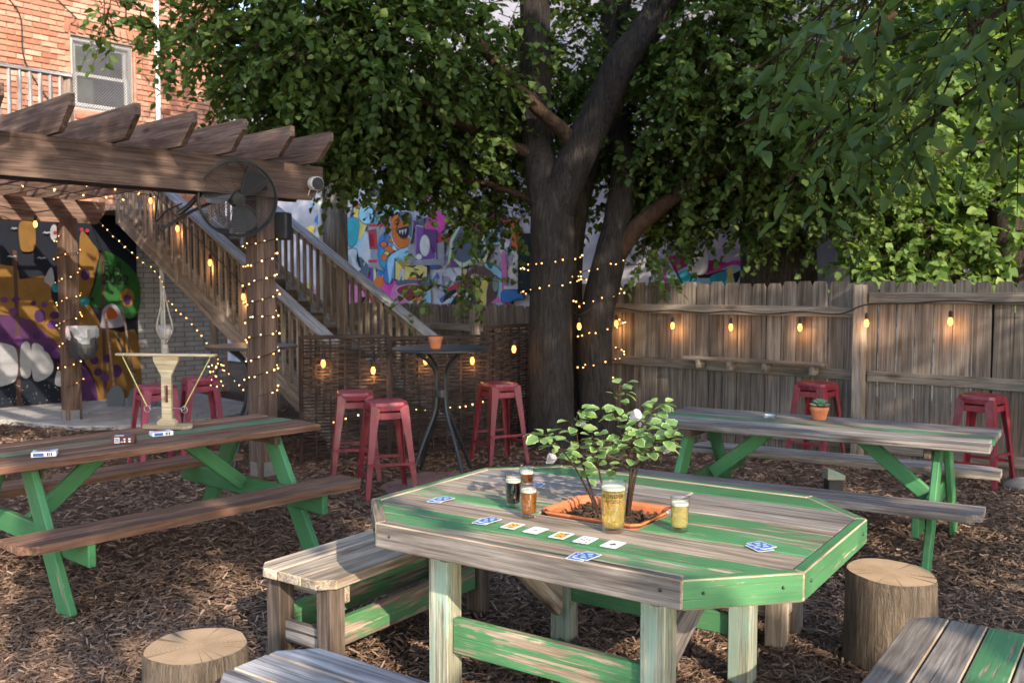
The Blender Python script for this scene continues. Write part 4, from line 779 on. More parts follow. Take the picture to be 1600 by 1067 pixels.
for i in range(8):
    p, q = Vector((*oct_[i], 0)), Vector((*oct_[(i + 1) % 8], 0)); n_ = Vector((q.y - p.y, -(q.x - p.x), 0)).normalized()
    pp, nx = Vector((*oct_[i - 1], 0)), Vector((*oct_[(i + 2) % 8], 0)); d = (q - p).normalized(); t0 = rim * math.tan(R(22.5))
    m = MB().prism([(p.x, p.y), (q.x, q.y), tuple((q - n_ * rim - d * t0)[:2]), tuple((p - n_ * rim + d * t0)[:2])], .095, O=(0, 0, TZ + .003 - .095)); me = m.mesh('rim_board'); bm = bmesh.new(); bm.from_mesh(me); bmesh.ops.recalc_face_normals(bm, faces=bm.faces[:])
    r = bmesh.ops.bevel(bm, geom=bm.edges[:], offset=.0045, segments=1, affect='EDGES')
    for f_ in r['faces']: f_.material_index = 1
    # long axis to local X for the grain
    ang = math.atan2(d.y, d.x); Mr = Matrix.Translation((p + q) / 2) @ Matrix.Rotation(ang, 4, 'Z'); bmesh.ops.transform(bm, matrix=Mr.inverted(), verts=bm.verts[:]); bm.to_mesh(me); bm.free()
    rb = put('rim_board', me, [M[rimm[i]], M['rawedge']], ot, Mr)
    for k in (-1, 1):
        L_ = (q - p).length; sc = MB().sphere((0, 0, 0), .006, 6, 4); sc.build('screw', M['black'], rb, Matrix.Translation((k * (L_ / 2 - .07), -.001, TZ - .04)))
LG = [(-.5, -.42), (.42, -.42), (.42, .40), (-.44, .40)]
for x, y in LG: bar('leg', ot, (x, y, 0), (x, y, TZ - .04), .095, .095, M['mintleg'], up=(1, 0, 0), world=False, bev=.005)
bar('stretcher', ot, (LG[0][0] + .05, -.42, .29), (LG[1][0] - .05, -.42, .29), .036, .14, M['greenpaint'], world=False); bar('stretcher', ot, (LG[3][0] + .05, .40, .25), (LG[2][0] - .05, .40, .25), .036, .09, M['greenpaint'], world=False)
for x in (-.44, .42): bar('cross_beam', ot, (x + .07, -.6, TZ - .085), (x + .07, .6, TZ - .085), .036, .09, M['greywood'], world=False)
bar('brace', ot, (-.44, .36, .20), (-.36, -.30, .70), .036, .13, M['palewood'], up=(1, 0, 0) if False else (0, 0, 1), world=False); bar('brace', ot, (.36, .38, .62), (.36, -.38, .22), .036, .12, M['greywood'], world=False)
# planter let into the hole
pl = thing('planter', 'terracotta coloured square planter sunk in the eight-sided table', 'planter', wm(ot) @ Vector((pc.x, pc.y, .50)), OA)
a, b_ = .216, .173; pm = MB(); rings = [(1.0, TZ + .012 - .5), (1.0, TZ + .004 - .5), (.93, TZ - .01 - .5), (.8, 0), (.78, .01), (.90, TZ - .5), (.955, TZ + .012 - .5)]
for k, (s_, z) in enumerate(rings):
    pts = [(sx * a * s_ - sx * c_ * .03, sy * b_ * s_ - sy * (1 - c_) * .03, z) for sx, sy, c_ in ((-1, -1, 1), (-1, -1, 0), (1, -1, 0), (1, -1, 1), (1, 1, 1), (1, 1, 0), (-1, 1, 0), (-1, 1, 1))]
    pts = [pts[i] for i in (0, 3, 2, 5, 4, 7, 6, 1)]; n0 = len(pm.v); pm.v += pts
    if k: pm.f += [(n0 - 8 + j, n0 - 8 + (j + 1) % 8, n0 + (j + 1) % 8, n0 + j) for j in range(8)]; pm.m += [0] * 8
pm.f += [tuple(range(24, 32))]; pm.m += [0]
pm.build('tub', M['terracotta'], pl)
sm = MB(); g_ = 16
sv = [(-a * .84 + a * 1.68 * i / g_, -b_ * .84 + b_ * 1.68 * j / g_, .232 + .014 * math.sin(i * 1.1) * math.cos(j * .9) + random.uniform(-.008, .008)) for j in range(g_ + 1) for i in range(g_ + 1)]
sm.add(sv, [(j * 17 + i, j * 17 + i + 1, (j + 1) * 17 + i + 1, (j + 1) * 17 + i) for j in range(g_) for i in range(g_)]); sm.build('soil', plain('soil', (.035, .022, .015), .95, .1, 0, .5, 30, .6), pl)
ch = MB()
for k in range(240):
    x, y = random.uniform(-a * .78, a * .78), random.uniform(-b_ * .78, b_ * .78); an = random.uniform(0, 3.14); l = random.uniform(.008, .022); ch.box((x - l * math.cos(an), y - l * math.sin(an), .245 + random.uniform(-.008, .008)), (x + l * math.cos(an), y + l * math.sin(an), .249 + random.uniform(-.008, .01)), .008, .004)
tag(ch.build('bark_chips', plain('potting_bark', (.075, .045, .028), .9, .15, 0, .6, 40, .3), pl), kind='stuff')

# ---------------- benches and stumps ----------------
def bench(label, corner, ang, L, W_, mats, legmat, railmat, cut=.06, z=.455):
    """corner = near-left corner of the top; ang = direction of its length"""
    t = thing('plank_bench', label, 'bench', (corner[0], corner[1], 0), ang, 'benches round the eight-sided table'); n = len(mats); pw = W_ / n
    for i, m in enumerate(mats):
        y0, y1 = -pw * i - .003, -pw * (i + 1) + .003; out = [(0, y1), (L, y1), (L, y0), (0, y0)]
        if i == 0: out = [(0, y1), (L, y1), (L, y0 - cut), (L - cut, y0), (cut, y0), (0, y0 - cut)]
        if i == n - 1: out = [(cut, y1), (L - cut, y1), (L, y1 + cut), (L, y0), (0, y0), (0, y1 + cut)]
        me = MB().prism(out, .042, O=(0, 0, z - .042 + random.uniform(-.002, .002))).mesh('seat_plank'); bm = bmesh.new(); bm.from_mesh(me); bmesh.ops.recalc_face_normals(bm, faces=bm.faces[:])
        r = bmesh.ops.bevel(bm, geom=bm.edges[:], offset=.004, segments=1, affect='EDGES')
        for f in r['faces']: f.material_index = 1
        bm.to_mesh(me); bm.free(); put('seat_plank', me, [M[m], M['rawedge']], t)
    for x in (.09, L - .09):
        for y in (-.07, -W_ + .07): bar('leg', t, (x, y, 0), (x, y, z - .043), .085, .085, M[legmat], up=(1, 0, 0), world=False, bev=.004)
        bar('end_rail', t, (x, -.115, .17), (x, -W_ + .115, .17), .036, .09, M['greywood'], world=False); bar('top_cleat', t, (x + .06, -.03, z - .085), (x + .06, -W_ + .03, z - .085), .03, .08, M['palewood'], world=False)
    for y in (-.07, -W_ + .07): bar('stretcher', t, (.135, y, .2), (L - .135, y, .2), .036, .12, M[railmat], world=False)
    return t
d54 = R(55); e_ = Vector((math.cos(d54), math.sin(d54)))
bench('pale weathered bench with green stretcher at left end of eight-sided table', (-1.12, 3.95), d54, 1.2, .45, ['palewood', 'palewood', 'palewood'], 'darkwood', 'greenworn')
bench('bluish grey weathered bench cut off by the bottom edge, in front of table', (-.72, 3.09), R(-35), 1.2, .42, ['bluewood', 'bluewood', 'bluewood'], 'greywood', 'greywood', cut=.10)
c_ = Vector((1.48, 3.36)) - e_ * 1.2
bench('grey bench with one green stripe in bottom right corner', tuple(c_), d54, 1.2, .5, ['greywood', 'greywood', 'greenpaint', 'greywood'], 'greywood', 'greywood', cut=.07)
bench('pine legged bench mostly hidden behind the eight-sided table', (.62, 4.92), R(-34), 1.0, .36, ['greywood', 'greywood'], 'palewood', 'palewood')
def stump(label, c, r, h):
    t = thing('log_stump', label, 'stump', (c[0], c[1], 0), random.uniform(0, 6), 'log seats')
    n = 40; mb = MB(); vs = []
    for z, s_ in ((-.03, 1.06), (.08, 1.02), (h * .5, 1.0), (h - .015, .985), (h, .955)):
        for j in range(n):
            a = 2 * math.pi * j / n; q = r * s_ * (1 + .035 * math.sin(2 * a + 1) + .02 * math.sin(5 * a + z * 3) + random.uniform(-.008, .008)); vs.append((q * math.cos(a), q * math.sin(a), z + .006 * math.sin(a + 1)))
    mb.add(vs, [(i * n + j, i * n + (j + 1) % n, (i + 1) * n + (j + 1) % n, (i + 1) * n + j) for i in range(4) for j in range(n)]); mb.build('side', M['logside'], t, smooth=True)
    tp = MB(); tp.add([tuple(v) for v in vs[-n:]], [tuple(range(n))]); tp.build('cut_top', M['logtop'], t)
def logtop():
    m = NT('log_top'); tc = m.n('TexCoord'); co = m.coord((1, 1, 1), False); nz = m.noise(co, 5, 5, .6); ln = m.n('VectorMath', operation='LENGTH'); sx = m.n('Mapping'); m.link(tc.outputs['Object'], sx.inputs[0]); sx.inputs['Scale'].default_value = (1, 1, 0); m.link(sx.outputs[0], ln.inputs[0])
    rg = m.math('SINE', m.math('MULTIPLY', m.math('ADD', ln.outputs['Value'], m.math('MULTIPLY', nz, .06)), 420)); c = m.ramp(rg, [(0, (.34, .24, .15)), (1, (.38, .27, .17))]); c = m.mix(.7, c, m.ramp(nz, [(.3, (.6, .5, .42)), (.65, (1.15, 1.1, 1.0))]), 'MULTIPLY')
    nv = m.n('VectorMath', operation='NORMALIZE'); m.link(sx.outputs[0], nv.inputs[0]); ck = m.ramp(m.noise(nv.outputs[0], 1.5, 1, .5), [(.485, (1, 1, 1)), (.5, (.25, .2, .16)), (.515, (1, 1, 1))]); c = m.mix(m.math('MULTIPLY', m.math('MINIMUM', m.math('MULTIPLY', ln.outputs['Value'], 7), 1.0), .8), c, m.mix(1.0, c, ck, 'MULTIPLY'))
    m.bump(nz, .4, .006); return m.done(c, .85, .15)
M['logtop'] = logtop(); M['logside'] = bark('log_side', (.085, .062, .045), (.30, .235, .175))
stump('cut log stump seat in the bottom left corner', (-1.09, 3.14), .182, .42); stump('taller cut log stump right of the eight-sided table', (1.66, 4.0), .19, .41)
# ---------------- stools, bar tables ----------------
def stool_meshes():
    n = 24
    def loop(s_, z, e=5.0):
        o = []
        for j in range(n):
            a = 2 * math.pi * j / n + math.pi / n; c, s2 = math.cos(a), math.sin(a); k = (abs(c) ** e + abs(s2) ** e) ** (-1 / e); o.append((s_ * k * c, s_ * k * s2, z))
        return o
    seat = MB(); L = [loop(.152, .695), loop(.156, .735), loop(.15, .757), loop(.14, .762), loop(.125, .754), loop(.02, .751)]; vs = sum(L, [])
    seat.add(vs, [(i * n + j, i * n + (j + 1) % n, (i + 1) * n + (j + 1) % n, (i + 1) * n + j) for i in range(5) for j in range(n)] + [tuple(range(5 * n, 6 * n))])
    leg = MB(); prof = [(0, 0), (-1, 0), (-1, -.10), (-.14, -.14), (-.10, -1), (0, -1)]
    top = [(.148 + .075 * x, .148 + .075 * y, .735) for x, y in prof]; mid = [(.175 + .05 * x, .175 + .05 * y, .42) for x, y in prof]; bot = [(.212 + .034 * x, .212 + .034 * y, 0) for x, y in prof]
    leg.add(top + mid + bot, [(i * 6 + j, i * 6 + (j + 1) % 6, (i + 1) * 6 + (j + 1) % 6, (i + 1) * 6 + j) for i in range(2) for j in range(6)] + [tuple(range(6)), tuple(range(12, 18))[::-1]])
    ft = MB().box((-.18, 0, 0), (.18, 0, 0), .016, .022); ub = MB().box((-.142, 0, 0), (.142, 0, 0), .004, .05)
    return seat.mesh('seat', False), leg.mesh('leg'), ft.mesh('footrest'), ub.mesh('apron')
_st = stool_meshes()
def stool(label, x, y, rz, mat='red', group='red metal bar stools'):
    t = thing('bar_stool', label, 'stool', (x, y, 0), rz, group); put('seat', _st[0], M[mat], t); s_ = .19
    for k in range(4):
        Rk = Matrix.Rotation(k * math.pi / 2, 4, 'Z'); put('leg', _st[1], M[mat], t, Rk)
        put('footrest', _st[2], M[mat], t, Rk @ Matrix.Translation((0, .193, .2 if k % 2 else .28))); put('apron', _st[3], M[mat], t, Rk @ Matrix.Translation((0, .146, .655)))
    return t
stool('glossy red metal stool nearest the camera, left of the bar table', -1.0, 7.32, R(20)); stool('red metal stool tucked behind another, against the woven screen', -1.36, 7.98, R(12))
stool('red metal stool standing alone just left of the big trunk', -.12, 8.72, R(28)); stool('red metal stool between fence and right picnic table, behind succulent', 2.88, 8.75, R(45)); stool('red metal stool at the far right edge by the fence', 3.93, 7.72, R(42))
stool('pinkish red stool on the left, partly hidden by toss game', -3.28, 8.5, R(38), 'pink', 'pinkish stools behind the left picnic table'); stool('pinkish red stool further back beside the hanging planter', -3.12, 9.25, R(30), 'pink', 'pinkish stools behind the left picnic table')
def bar_table(label, x, y, r, h, rz):
    t = thing('bar_table', label, 'table', (x, y, 0), rz, 'round black bar tables')
    MB().lathe([(.001, h - .03), (r * .9, h - .03), (r, h - .022), (r, h - .006), (r - .01, h), (.001, h)], 40).build('top', M['black'], t, smooth=False)
    for k in range(4):
        Rk = Matrix.Rotation(k * math.pi / 2 + .4, 4, 'Z'); MB().tube(curve_pts([(.33, 0, 0), (.2, 0, .3), (.07, 0, .58), (.055, 0, .8), (.085, 0, .96), (.26, 0, h - .03)], 6), .017, 10).build('leg', M['black'], t, Rk, smooth=True)
    MB().tube([(0, 0, .70), (0, 0, .76)], .07, 14).build('collar', M['black'], t)
bar_table('round black bar table with small clay pot, in front of woven screen', -.62, 8.12, .43, 1.13, .3); bar_table('round black bar table mostly hidden behind the lit pergola post', -2.42, 8.6, .42, 1.12, .9)
def clay_pot(name, label, x, y, z, r, h, plant=None, group=None):
    t = thing(name, label, 'plant pot', (x, y, z), 0, group)
    MB().lathe([(.001, .004), (r * .68, 0), (r * .92, h * .72), (r * .93, h * .72), (r, h * .74), (r, h), (r * .9, h), (r * .86, h * .8), (.001, h * .8)], 28).build('pot', M['terracotta'], t, smooth=False); return t
clay_pot('clay_pot', 'small empty looking clay pot on the round bar table', -.66, 8.0, 1.13, .062, .10)
sp_ = clay_pot('succulent_pot', 'succulent in terracotta pot on the right picnic table', *gp(1280, 655, .765)[:2], .765, .062, .085)
M['succ'] = plain('succulent_leaf', (.12, .24, .14), .5, .4, 0, .25, 12, .05)
lf = MB(); pr = [(0, 0), (.3, .35), (.7, .5), (1, 0), (.7, -.5), (.3, -.35)]
lf.add([(x, y * .42, .06 * x) for x, y in pr] + [(x, y * .36, .06 * x + .12 * (1 - abs(2 * x - 1))) for x, y in pr], [tuple(range(6))[::-1], tuple(range(6, 12))] + [(i, (i + 1) % 6, 6 + (i + 1) % 6, 6 + i) for i in range(6)]); lfm = lf.mesh('leaf')
for ring, (n_, tilt, L_) in enumerate(((9, .25, .075), (8, .6, .065), (7, .95, .05), (4, 1.25, .035))):
    for k in range(n_): put('leaf', lfm, M['succ'], sp_, Matrix.Translation((0, 0, .082 + ring * .008)) @ Matrix.Rotation(2 * math.pi * k / n_ + ring * .5 + random.uniform(-.1, .1), 4, 'Z') @ Matrix.Rotation(-tilt, 4, 'Y') @ Matrix.Diagonal((L_, L_, L_, 1)))
glm = NT('clear_glass'); tr_ = glm.n('BsdfTransparent'); tr_.inputs[0].default_value = (.93, .95, .95, 1); go_ = glm.n('BsdfGlossy'); go_.inputs['Roughness'].default_value = .03; lw_ = glm.n('LayerWeight'); lw_.inputs[0].default_value = .5; fr_ = glm.n('Math', operation='MULTIPLY_ADD'); glm.link(glm.math('POWER', lw_.outputs['Facing'], 3.0), fr_.inputs[0]); fr_.inputs[1].default_value = .6; fr_.inputs[2].default_value = .08; mx_ = glm.n('MixShader')
glm.link(fr_.outputs[0], mx_.inputs[0]); glm.link(tr_.outputs[0], mx_.inputs[1]); glm.link(go_.outputs[0], mx_.inputs[2]); glm.link(mx_.outputs[0], glm.out.inputs[0]); M['glass'] = glm.m
p = gp(1203, 655, .765); ash = thing('glass_ashtray', 'clear glass ashtray on the green plank of the right table', 'ashtray', (p.x, p.y, .765))
MB().lathe([(.001, .004), (.045, .003), (.05, .03), (.042, .032), (.038, .012), (.001, .01)], 12).build('dish', M['glass'], ash)

# ---------------- beer glasses ----------------
def liquid(name, c, dens):
    m = NT(name); m.b.inputs['Transmission Weight'].default_value = .75; m.b.inputs['IOR'].default_value = 1.33; return m.done(c, .06, .5)
BEER = {'stout': liquid('stout', (.012, .005, .003), 1), 'amber': liquid('amber_beer', (.62, .22, .03), 1), 'copper': liquid('copper_beer', (.45, .12, .03), 1), 'gold': liquid('golden_beer', (.85, .62, .16), 1), 'pale': liquid('pale_beer', (.88, .72, .25), 1)}
M['foam'] = plain('foam', (.72, .66, .52), .8, .2, 0, .1, 60, .2)
def glass(label, px_, py_, h, r, beer, fill, base=.016, pint=False):
    p = gp(px_, py_, TZ + .002); t = thing('beer_glass', label, 'glass', (p.x, p.y, TZ + .003), 0, 'beer glasses on the eight-sided table')
    bulge = (lambda z: r * (.80 + .20 * min(1, z / h / .9)) * (1 + (.05 * math.sin(min(1, z / h) * math.pi * 1.5) if pint else 0))) if pint else (lambda z: r * (.86 + .14 * z / h))
    zs = [h * k / 12 for k in range(13)]; out = [(bulge(z), z) for z in zs]; inn = [(bulge(z) - .0025, z) for z in zs if z > base][::-1]
    MB().lathe([(.0005, 0)] + out + inn + [(inn[-1][0] * .96, base), (.0005, base)], 36).build('glass_body', M['glass'], t, smooth=True)
    lz = [z for z in zs if base + .003 < z < h * fill] + [h * fill]; lp = [(.0005, base + .001), (bulge(base) - .0032, base + .001)] + [(bulge(z) - .0029, z) for z in lz] + [(.0005, h * fill)]
    MB().lathe(lp, 36).build('beer', BEER[beer], t, smooth=True)
    q = bulge(h * fill) - .003; MB().lathe([(.0005, h * fill), (q, h * fill), (q, h * fill + (.009 if not pint else .007)), (.0005, h * fill + .008)], 36).build('foam', M['foam'], t)
    return t, bulge
glass('small glass of black stout beside two amber beers', 802, 791, .125, .034, 'stout', .80); glass('small glass of reddish beer behind the stout glass', 823, 757 + 13, .115, .032, 'copper', .74)
glass('small amber beer glass in front of the stout', 826, 807, .128, .034, 'amber', .76); glass('small pale beer glass on green board right of planter', 1062, 829, .125, .035, 'pale', .76)
gt, bl_ = glass('tall pint of golden beer with printed lettering in front of planter', 958, 829, .185, .049, 'gold', .83, pint=True)
def wrap_text(s, size, z, parent, bulge, aim):
    me = text_mesh(s, size); 
    for v in me.vertices:
        x, y = v.co.x, v.co.y; r = bulge(z + y) + .0006; a = aim + x / r; v.co = (r * math.cos(a), r * math.sin(a), z + y)
    put('lettering', me, M['ink'], parent)
M['ink'] = plain('ink', (.04, .025, .015), .6, .2, 0, .1, 5, 0)
gpz = gt.matrix_basis.translation; aim = math.atan2(-gpz.y, -gpz.x)
wrap_text('BORDER', .0225, .128, gt, bl_, aim); wrap_text('BREWING CO.', .0095, .116, gt, bl_, aim)
for z in (.112, .149):
    n_ = 16; q = MB(); vs = []
    for i in range(n_ + 1):
        a = aim + (i / n_ - .5) * 1.75
        for zz in (z, z + .0012): r_ = bl_(zz) + .0006; vs.append((r_ * math.cos(a), r_ * math.sin(a), zz))
    q.add(vs, [(2 * i, 2 * i + 2, 2 * i + 3, 2 * i + 1) for i in range(n_)]); q.build('printed_line', M['ink'], gt)

# ---------------- playing cards ----------------
CW, CL = .063, .088
cardm = MB().prism(smooth_loop([(-CW / 2, -CL / 2 + .004), (-CW / 2 + .004, -CL / 2), (CW / 2 - .004, -CL / 2), (CW / 2, -CL / 2 + .004), (CW / 2, CL / 2 - .004), (CW / 2 - .004, CL / 2), (-CW / 2 + .004, CL / 2), (-CW / 2, CL / 2 - .004)], 1), .0006).mesh('card')
M['cardwhite'] = plain('card_white', (.74, .74, .73), .4, .4, 0, .02, 5, 0)
INK = {k: plain('card_' + k, c, .45, .3, 0, .05, 5, 0) for k, c in dict(black=(.012, .012, .014), red=(.5, .02, .02), yellow=(.6, .42, .08), blue=(.05, .11, .32), pale=(.35, .45, .65)).items()}
def flat(pts, z=.0009):
    me = bpy.data.meshes.new('pip'); bm = bmesh.new(); bm.faces.new([bm.verts.new((x, y, z)) for x, y in pts]); bmesh.ops.triangulate(bm, faces=bm.faces[:]); bm.to_mesh(me); bm.free(); return me
spade = smooth_loop([(0, 1), (.45, .35), (.9, -.1), (.75, -.55), (.3, -.5), (.12, -.35), (.3, -1), (-.3, -1), (-.12, -.35), (-.3, -.5), (-.75, -.55), (-.9, -.1), (-.45, .35)], 2)
dia = [(0, 1), (.7, 0), (0, -1), (-.7, 0)]; heart = smooth_loop([(0, -1), (-.85, -.1), (-.75, .6), (-.3, .75), (0, .4), (.3, .75), (.75, .6), (.85, -.1)], 2)
def pip(card, shape, x, y, s_, ink, nm='pip', z=.0009): put(nm, flat([(x + px_ * s_, y + py_ * s_) for px_, py_ in shape], z), INK[ink], card)
def card(label, px_, py_, rot, kind, lift=0.0):
    p = gp(px_, py_, TZ + .004); o = thing('playing_card', label, 'card', (p.x, p.y, TZ + .0035 + lift), OA + rot, 'playing cards on the eight-sided table'); put('card_stock', cardm, M['cardwhite'], o)
    if kind == 'back':
        pip(o, [(-1, -1), (1, -1), (1, 1), (-1, 1)], 0, 0, 1, 'blue') if False else put('back_print', flat([(-.0275, -.040), (.0275, -.040), (.0275, .040), (-.0275, .040)]), INK['blue'], o)
        for x, y, s_ in ((0, .02, .011), (0, -.02, .011), (-.014, 0, .008), (.014, 0, .008)): pip(o, [(math.cos(a), math.sin(a)) for a in np.linspace(0, 6.28, 11)[:-1]], x, y, s_, 'pale', 'back_ornament', .0012)
        for sy in (-1, 1):
            for sx in (-1, 1): pip(o, dia, sx * .019, sy * .031, .006, 'pale', 'back_ornament', .0012)
    elif kind in ('ace', 'bigace'): pip(o, spade, 0, 0, .008 if kind == 'ace' else .015, 'black')
    elif kind == 'eight':
        for x, y in ((-.015, .026), (.015, .026), (-.015, 0), (.015, 0), (-.015, -.026), (.015, -.026), (0, .013), (0, -.013)): pip(o, spade, x, y, .0062, 'black')
    else:
        put('court_panel', flat([(-.021, -.033), (.021, -.033), (.021, .033), (-.021, .033)]), INK['yellow'], o); suit = heart if kind == 'king' else dia
        for i in range(16):
            x, y = random.uniform(-.017, .017), random.uniform(-.029, .029); pip(o, random.choice([dia, heart, [(-1, -.3), (1, -.6), (.8, .4), (-.6, .7)]]), x, y, random.uniform(.003, .007), random.choice(['red', 'black', 'red', 'yellow', 'blue']), 'court_print', .0011 + i * .00003)
        pip(o, suit, -.014, .026, .005, 'red', z=.0018); pip(o, suit, .014, -.026, .005, 'red', z=.0018)
    if kind != 'back':
        ik = 'black' if kind in ('ace', 'bigace', 'eight') else 'red'; pip(o, spade if ik == 'black' else dia, -.0265, .034, .003, ik); pip(o, spade if ik == 'black' else dia, .0265, -.034, .003, ik)
card('first face-up court card beside the blue-backed pair', 801, 821, .06, 'queen'); card('ace with one small spade, second of the face-up row', 837, 828, -.02, 'ace'); card('second court card in the middle of the face-up row', 877, 836, .03, 'king'); card('eight of spades, fourth of the face-up row', 915, 843, .04, 'eight'); card('ace with large ornate spade ending the face-up row', 958, 850, 0, 'bigace')
for (a, b, what) in (((756, 814, .15), (764, 813, -.1), 'left of the face-up row'), ((905, 869, .1), (917, 869, -.12), 'near the front edge below the row'), ((684, 781, .2), (692, 780, -.15), 'by the left end of the table'), ((1187, 855, .9), (1190, 852, 1.1), 'on the green boards at right')):
    card('lower blue-backed card of the pair ' + what, *a, 'back'); card('upper blue-backed card of the pair ' + what, *b, 'back', .0022)
card('single card lying behind the small beer glasses', 838, 757, .3, 'back')

# ---------------- hibiscus in the planter ----------------
hb_ = thing('hibiscus_plant', 'leafy hibiscus with pale blossoms growing from the table planter', 'plant', wm(pl) @ Vector((.0, .02, .215)))
M['hleaf'] = [plain('hib_leaf_' + str(i), c, .5, .35, 0, .25, 25, .1) for i, c in enumerate(((.15, .26, .08), (.24, .34, .12), (.10, .19, .06)))]
for m_ in M['hleaf']:
    n_ = NT.__new__(NT); n_.m = m_; n_.t = m_.node_tree; n_.b = n_.t.nodes['Principled BSDF']; n_.out = n_.t.nodes['Material Output']
    t_ = n_.n('BsdfTranslucent'); t_.inputs[0].default_value = (.28, .42, .09, 1); mx = n_.n('MixShader'); mx.inputs[0].default_value = .35; n_.link(n_.b.outputs[0], mx.inputs[1]); n_.link(t_.outputs[0], mx.inputs[2]); n_.link(mx.outputs[0], n_.out.inputs[0])
M['hedge'] = plain('hib_leaf_edge', (.27, .35, .15), .55, .3, 0, .1, 20, 0)
def hleaf(var):
    rng = random.Random(var); half = [(0, .05), (.12, .22), (.3, .42), (.42, .34), (.55, .40), (.72, .24), (.85, .18), (1, 0)]; vs, fs, mi = [], [], []
    cu = rng.uniform(.05, .25)
    mid = [(x, 0, -cu * x * x) for x, y in half]
    for sg in (1, -1):
        n0 = len(vs); inn = [(x, sg * y * .82, .16 * y - cu * x * x) for x, y in half]; out = [(x + (.03 if 0 < x < 1 else 0), sg * y, .2 * y - cu * x * x) for x, y in half]; vs += mid + inn + out; k = len(half)
        for i in range(k - 1):
            q = [(i, i + 1, k + i + 1, k + i), (k + i, k + i + 1, 2 * k + i + 1, 2 * k + i)]
            for j, f in enumerate(q): fs.append(tuple(n0 + v for v in (f if sg > 0 else f[::-1]))); mi.append(j)
    me = bpy.data.meshes.new('leaf'); me.from_pydata(vs, [], fs); me.polygons.foreach_set('material_index', mi); me.update(); return me
HL = [hleaf(i) for i in range(3)]
def hib(px_, py_, d): return at(px_, py_, d)
base = wm(hb_).translation; yb = base.y
stems = [[base + Vector((-.03, 0, 0)), hib(915, 760, yb - .02), hib(893, 722, yb - .05), hib(865, 690, yb - .08), hib(848, 678, yb - .1)], [base + Vector((-.03, .01, 0)), hib(925, 770, yb + .02), hib(908, 715, yb + .05), hib(900, 665, yb + .06), hib(905, 640, yb + .05)], [base + Vector((.01, 0, 0)), hib(940, 755, yb), hib(932, 710, yb - .03), hib(925, 680, yb - .04)],
         [base + Vector((.06, .02, 0)), hib(985, 735, yb), hib(975, 690, yb + .02), hib(962, 640, yb + .03), hib(968, 600, yb + .04)], [base + Vector((.07, .02, 0)), hib(990, 730, yb + .04), hib(1000, 680, yb + .06), hib(1018, 645, yb + .08), hib(1030, 630, yb + .1)], [base + Vector((.07, 0, 0)), hib(995, 735, yb - .05), hib(1015, 705, yb - .08), hib(1040, 690, yb - .1), hib(1060, 668, yb - .1)], [base + Vector((.07, 0, 0)), hib(985, 740, yb - .04), hib(985, 700, yb - .06), hib(1005, 660, yb - .07)]]
for s_ in stems:
    P = curve_pts(s_, 6); MB().tube(P, [max(.0022, .006 * (1 - i / len(P))) for i in range(len(P))], 7).build('stem', M['branch'], hb_, world=True, smooth=True)
    n0 = len(P); up_from = int(n0 * .38)
    for i in range(up_from, n0):
        for k in range(2 if i < n0 * .6 else 3):
            a = random.uniform(0, 6.28); d = Vector((math.cos(a), math.sin(a), random.uniform(-.35, .5))).normalized(); o = P[i] + d * random.uniform(.005, .045); x = d; z = (Vector((0, 0, 1)) + Vector((random.uniform(-.5, .5), random.uniform(-.7, .3), 0))); y = z.cross(x).normalized(); z = x.cross(y); L_ = random.uniform(.026, .06)
            Mx = Matrix((x * L_, y * L_, z * L_)).transposed().to_4x4(); Mx.translation = o; put('leaf', random.choice(HL), [random.choice(M['hleaf']), M['hedge']], hb_, Mx, True)
M['petal'] = plain('petal', (.5, .46, .47), .7, .2, 0, .1, 20, .1)
pet = MB(); pp = smooth_loop([(0, 0), (.4, .28), (.85, .38), (1.0, 0), (.85, -.38), (.4, -.28)], 2); pet.add([(x, y, .25 * x * x + .12 * abs(y)) for x, y in pp], [tuple(range(len(pp)))]); petm = pet.mesh('petal')
for px_, py_, dd, s_, tl in ((855, 722, -.1, .05, 1.1), (985, 652, -.04, .046, .9), (1038, 707, -.1, .046, 1.05), (907, 665, .03, .03, 1.3), (1043, 800, -.18, .02, 1.2), (1000, 665, .0, .02, 1.2)):
    c = hib(px_, py_, yb + dd); f0 = random.uniform(0, 1)
    fl_ = put('blossom', MB().sphere((0, 0, 0), .006, 8, 5).mesh('blossom'), M['petal'], hb_, Matrix.Translation(c) @ Matrix.Rotation(random.uniform(.6, 1.4), 4, Vector((1, random.uniform(-1, 1), 0))), True)
    for k in range(5): put('petal', petm, M['petal'], fl_, Matrix.Rotation(k * 1.256 + f0, 4, 'Z') @ Matrix.Rotation(-tl, 4, 'Y') @ Matrix.Diagonal((s_, s_, s_, 1)))

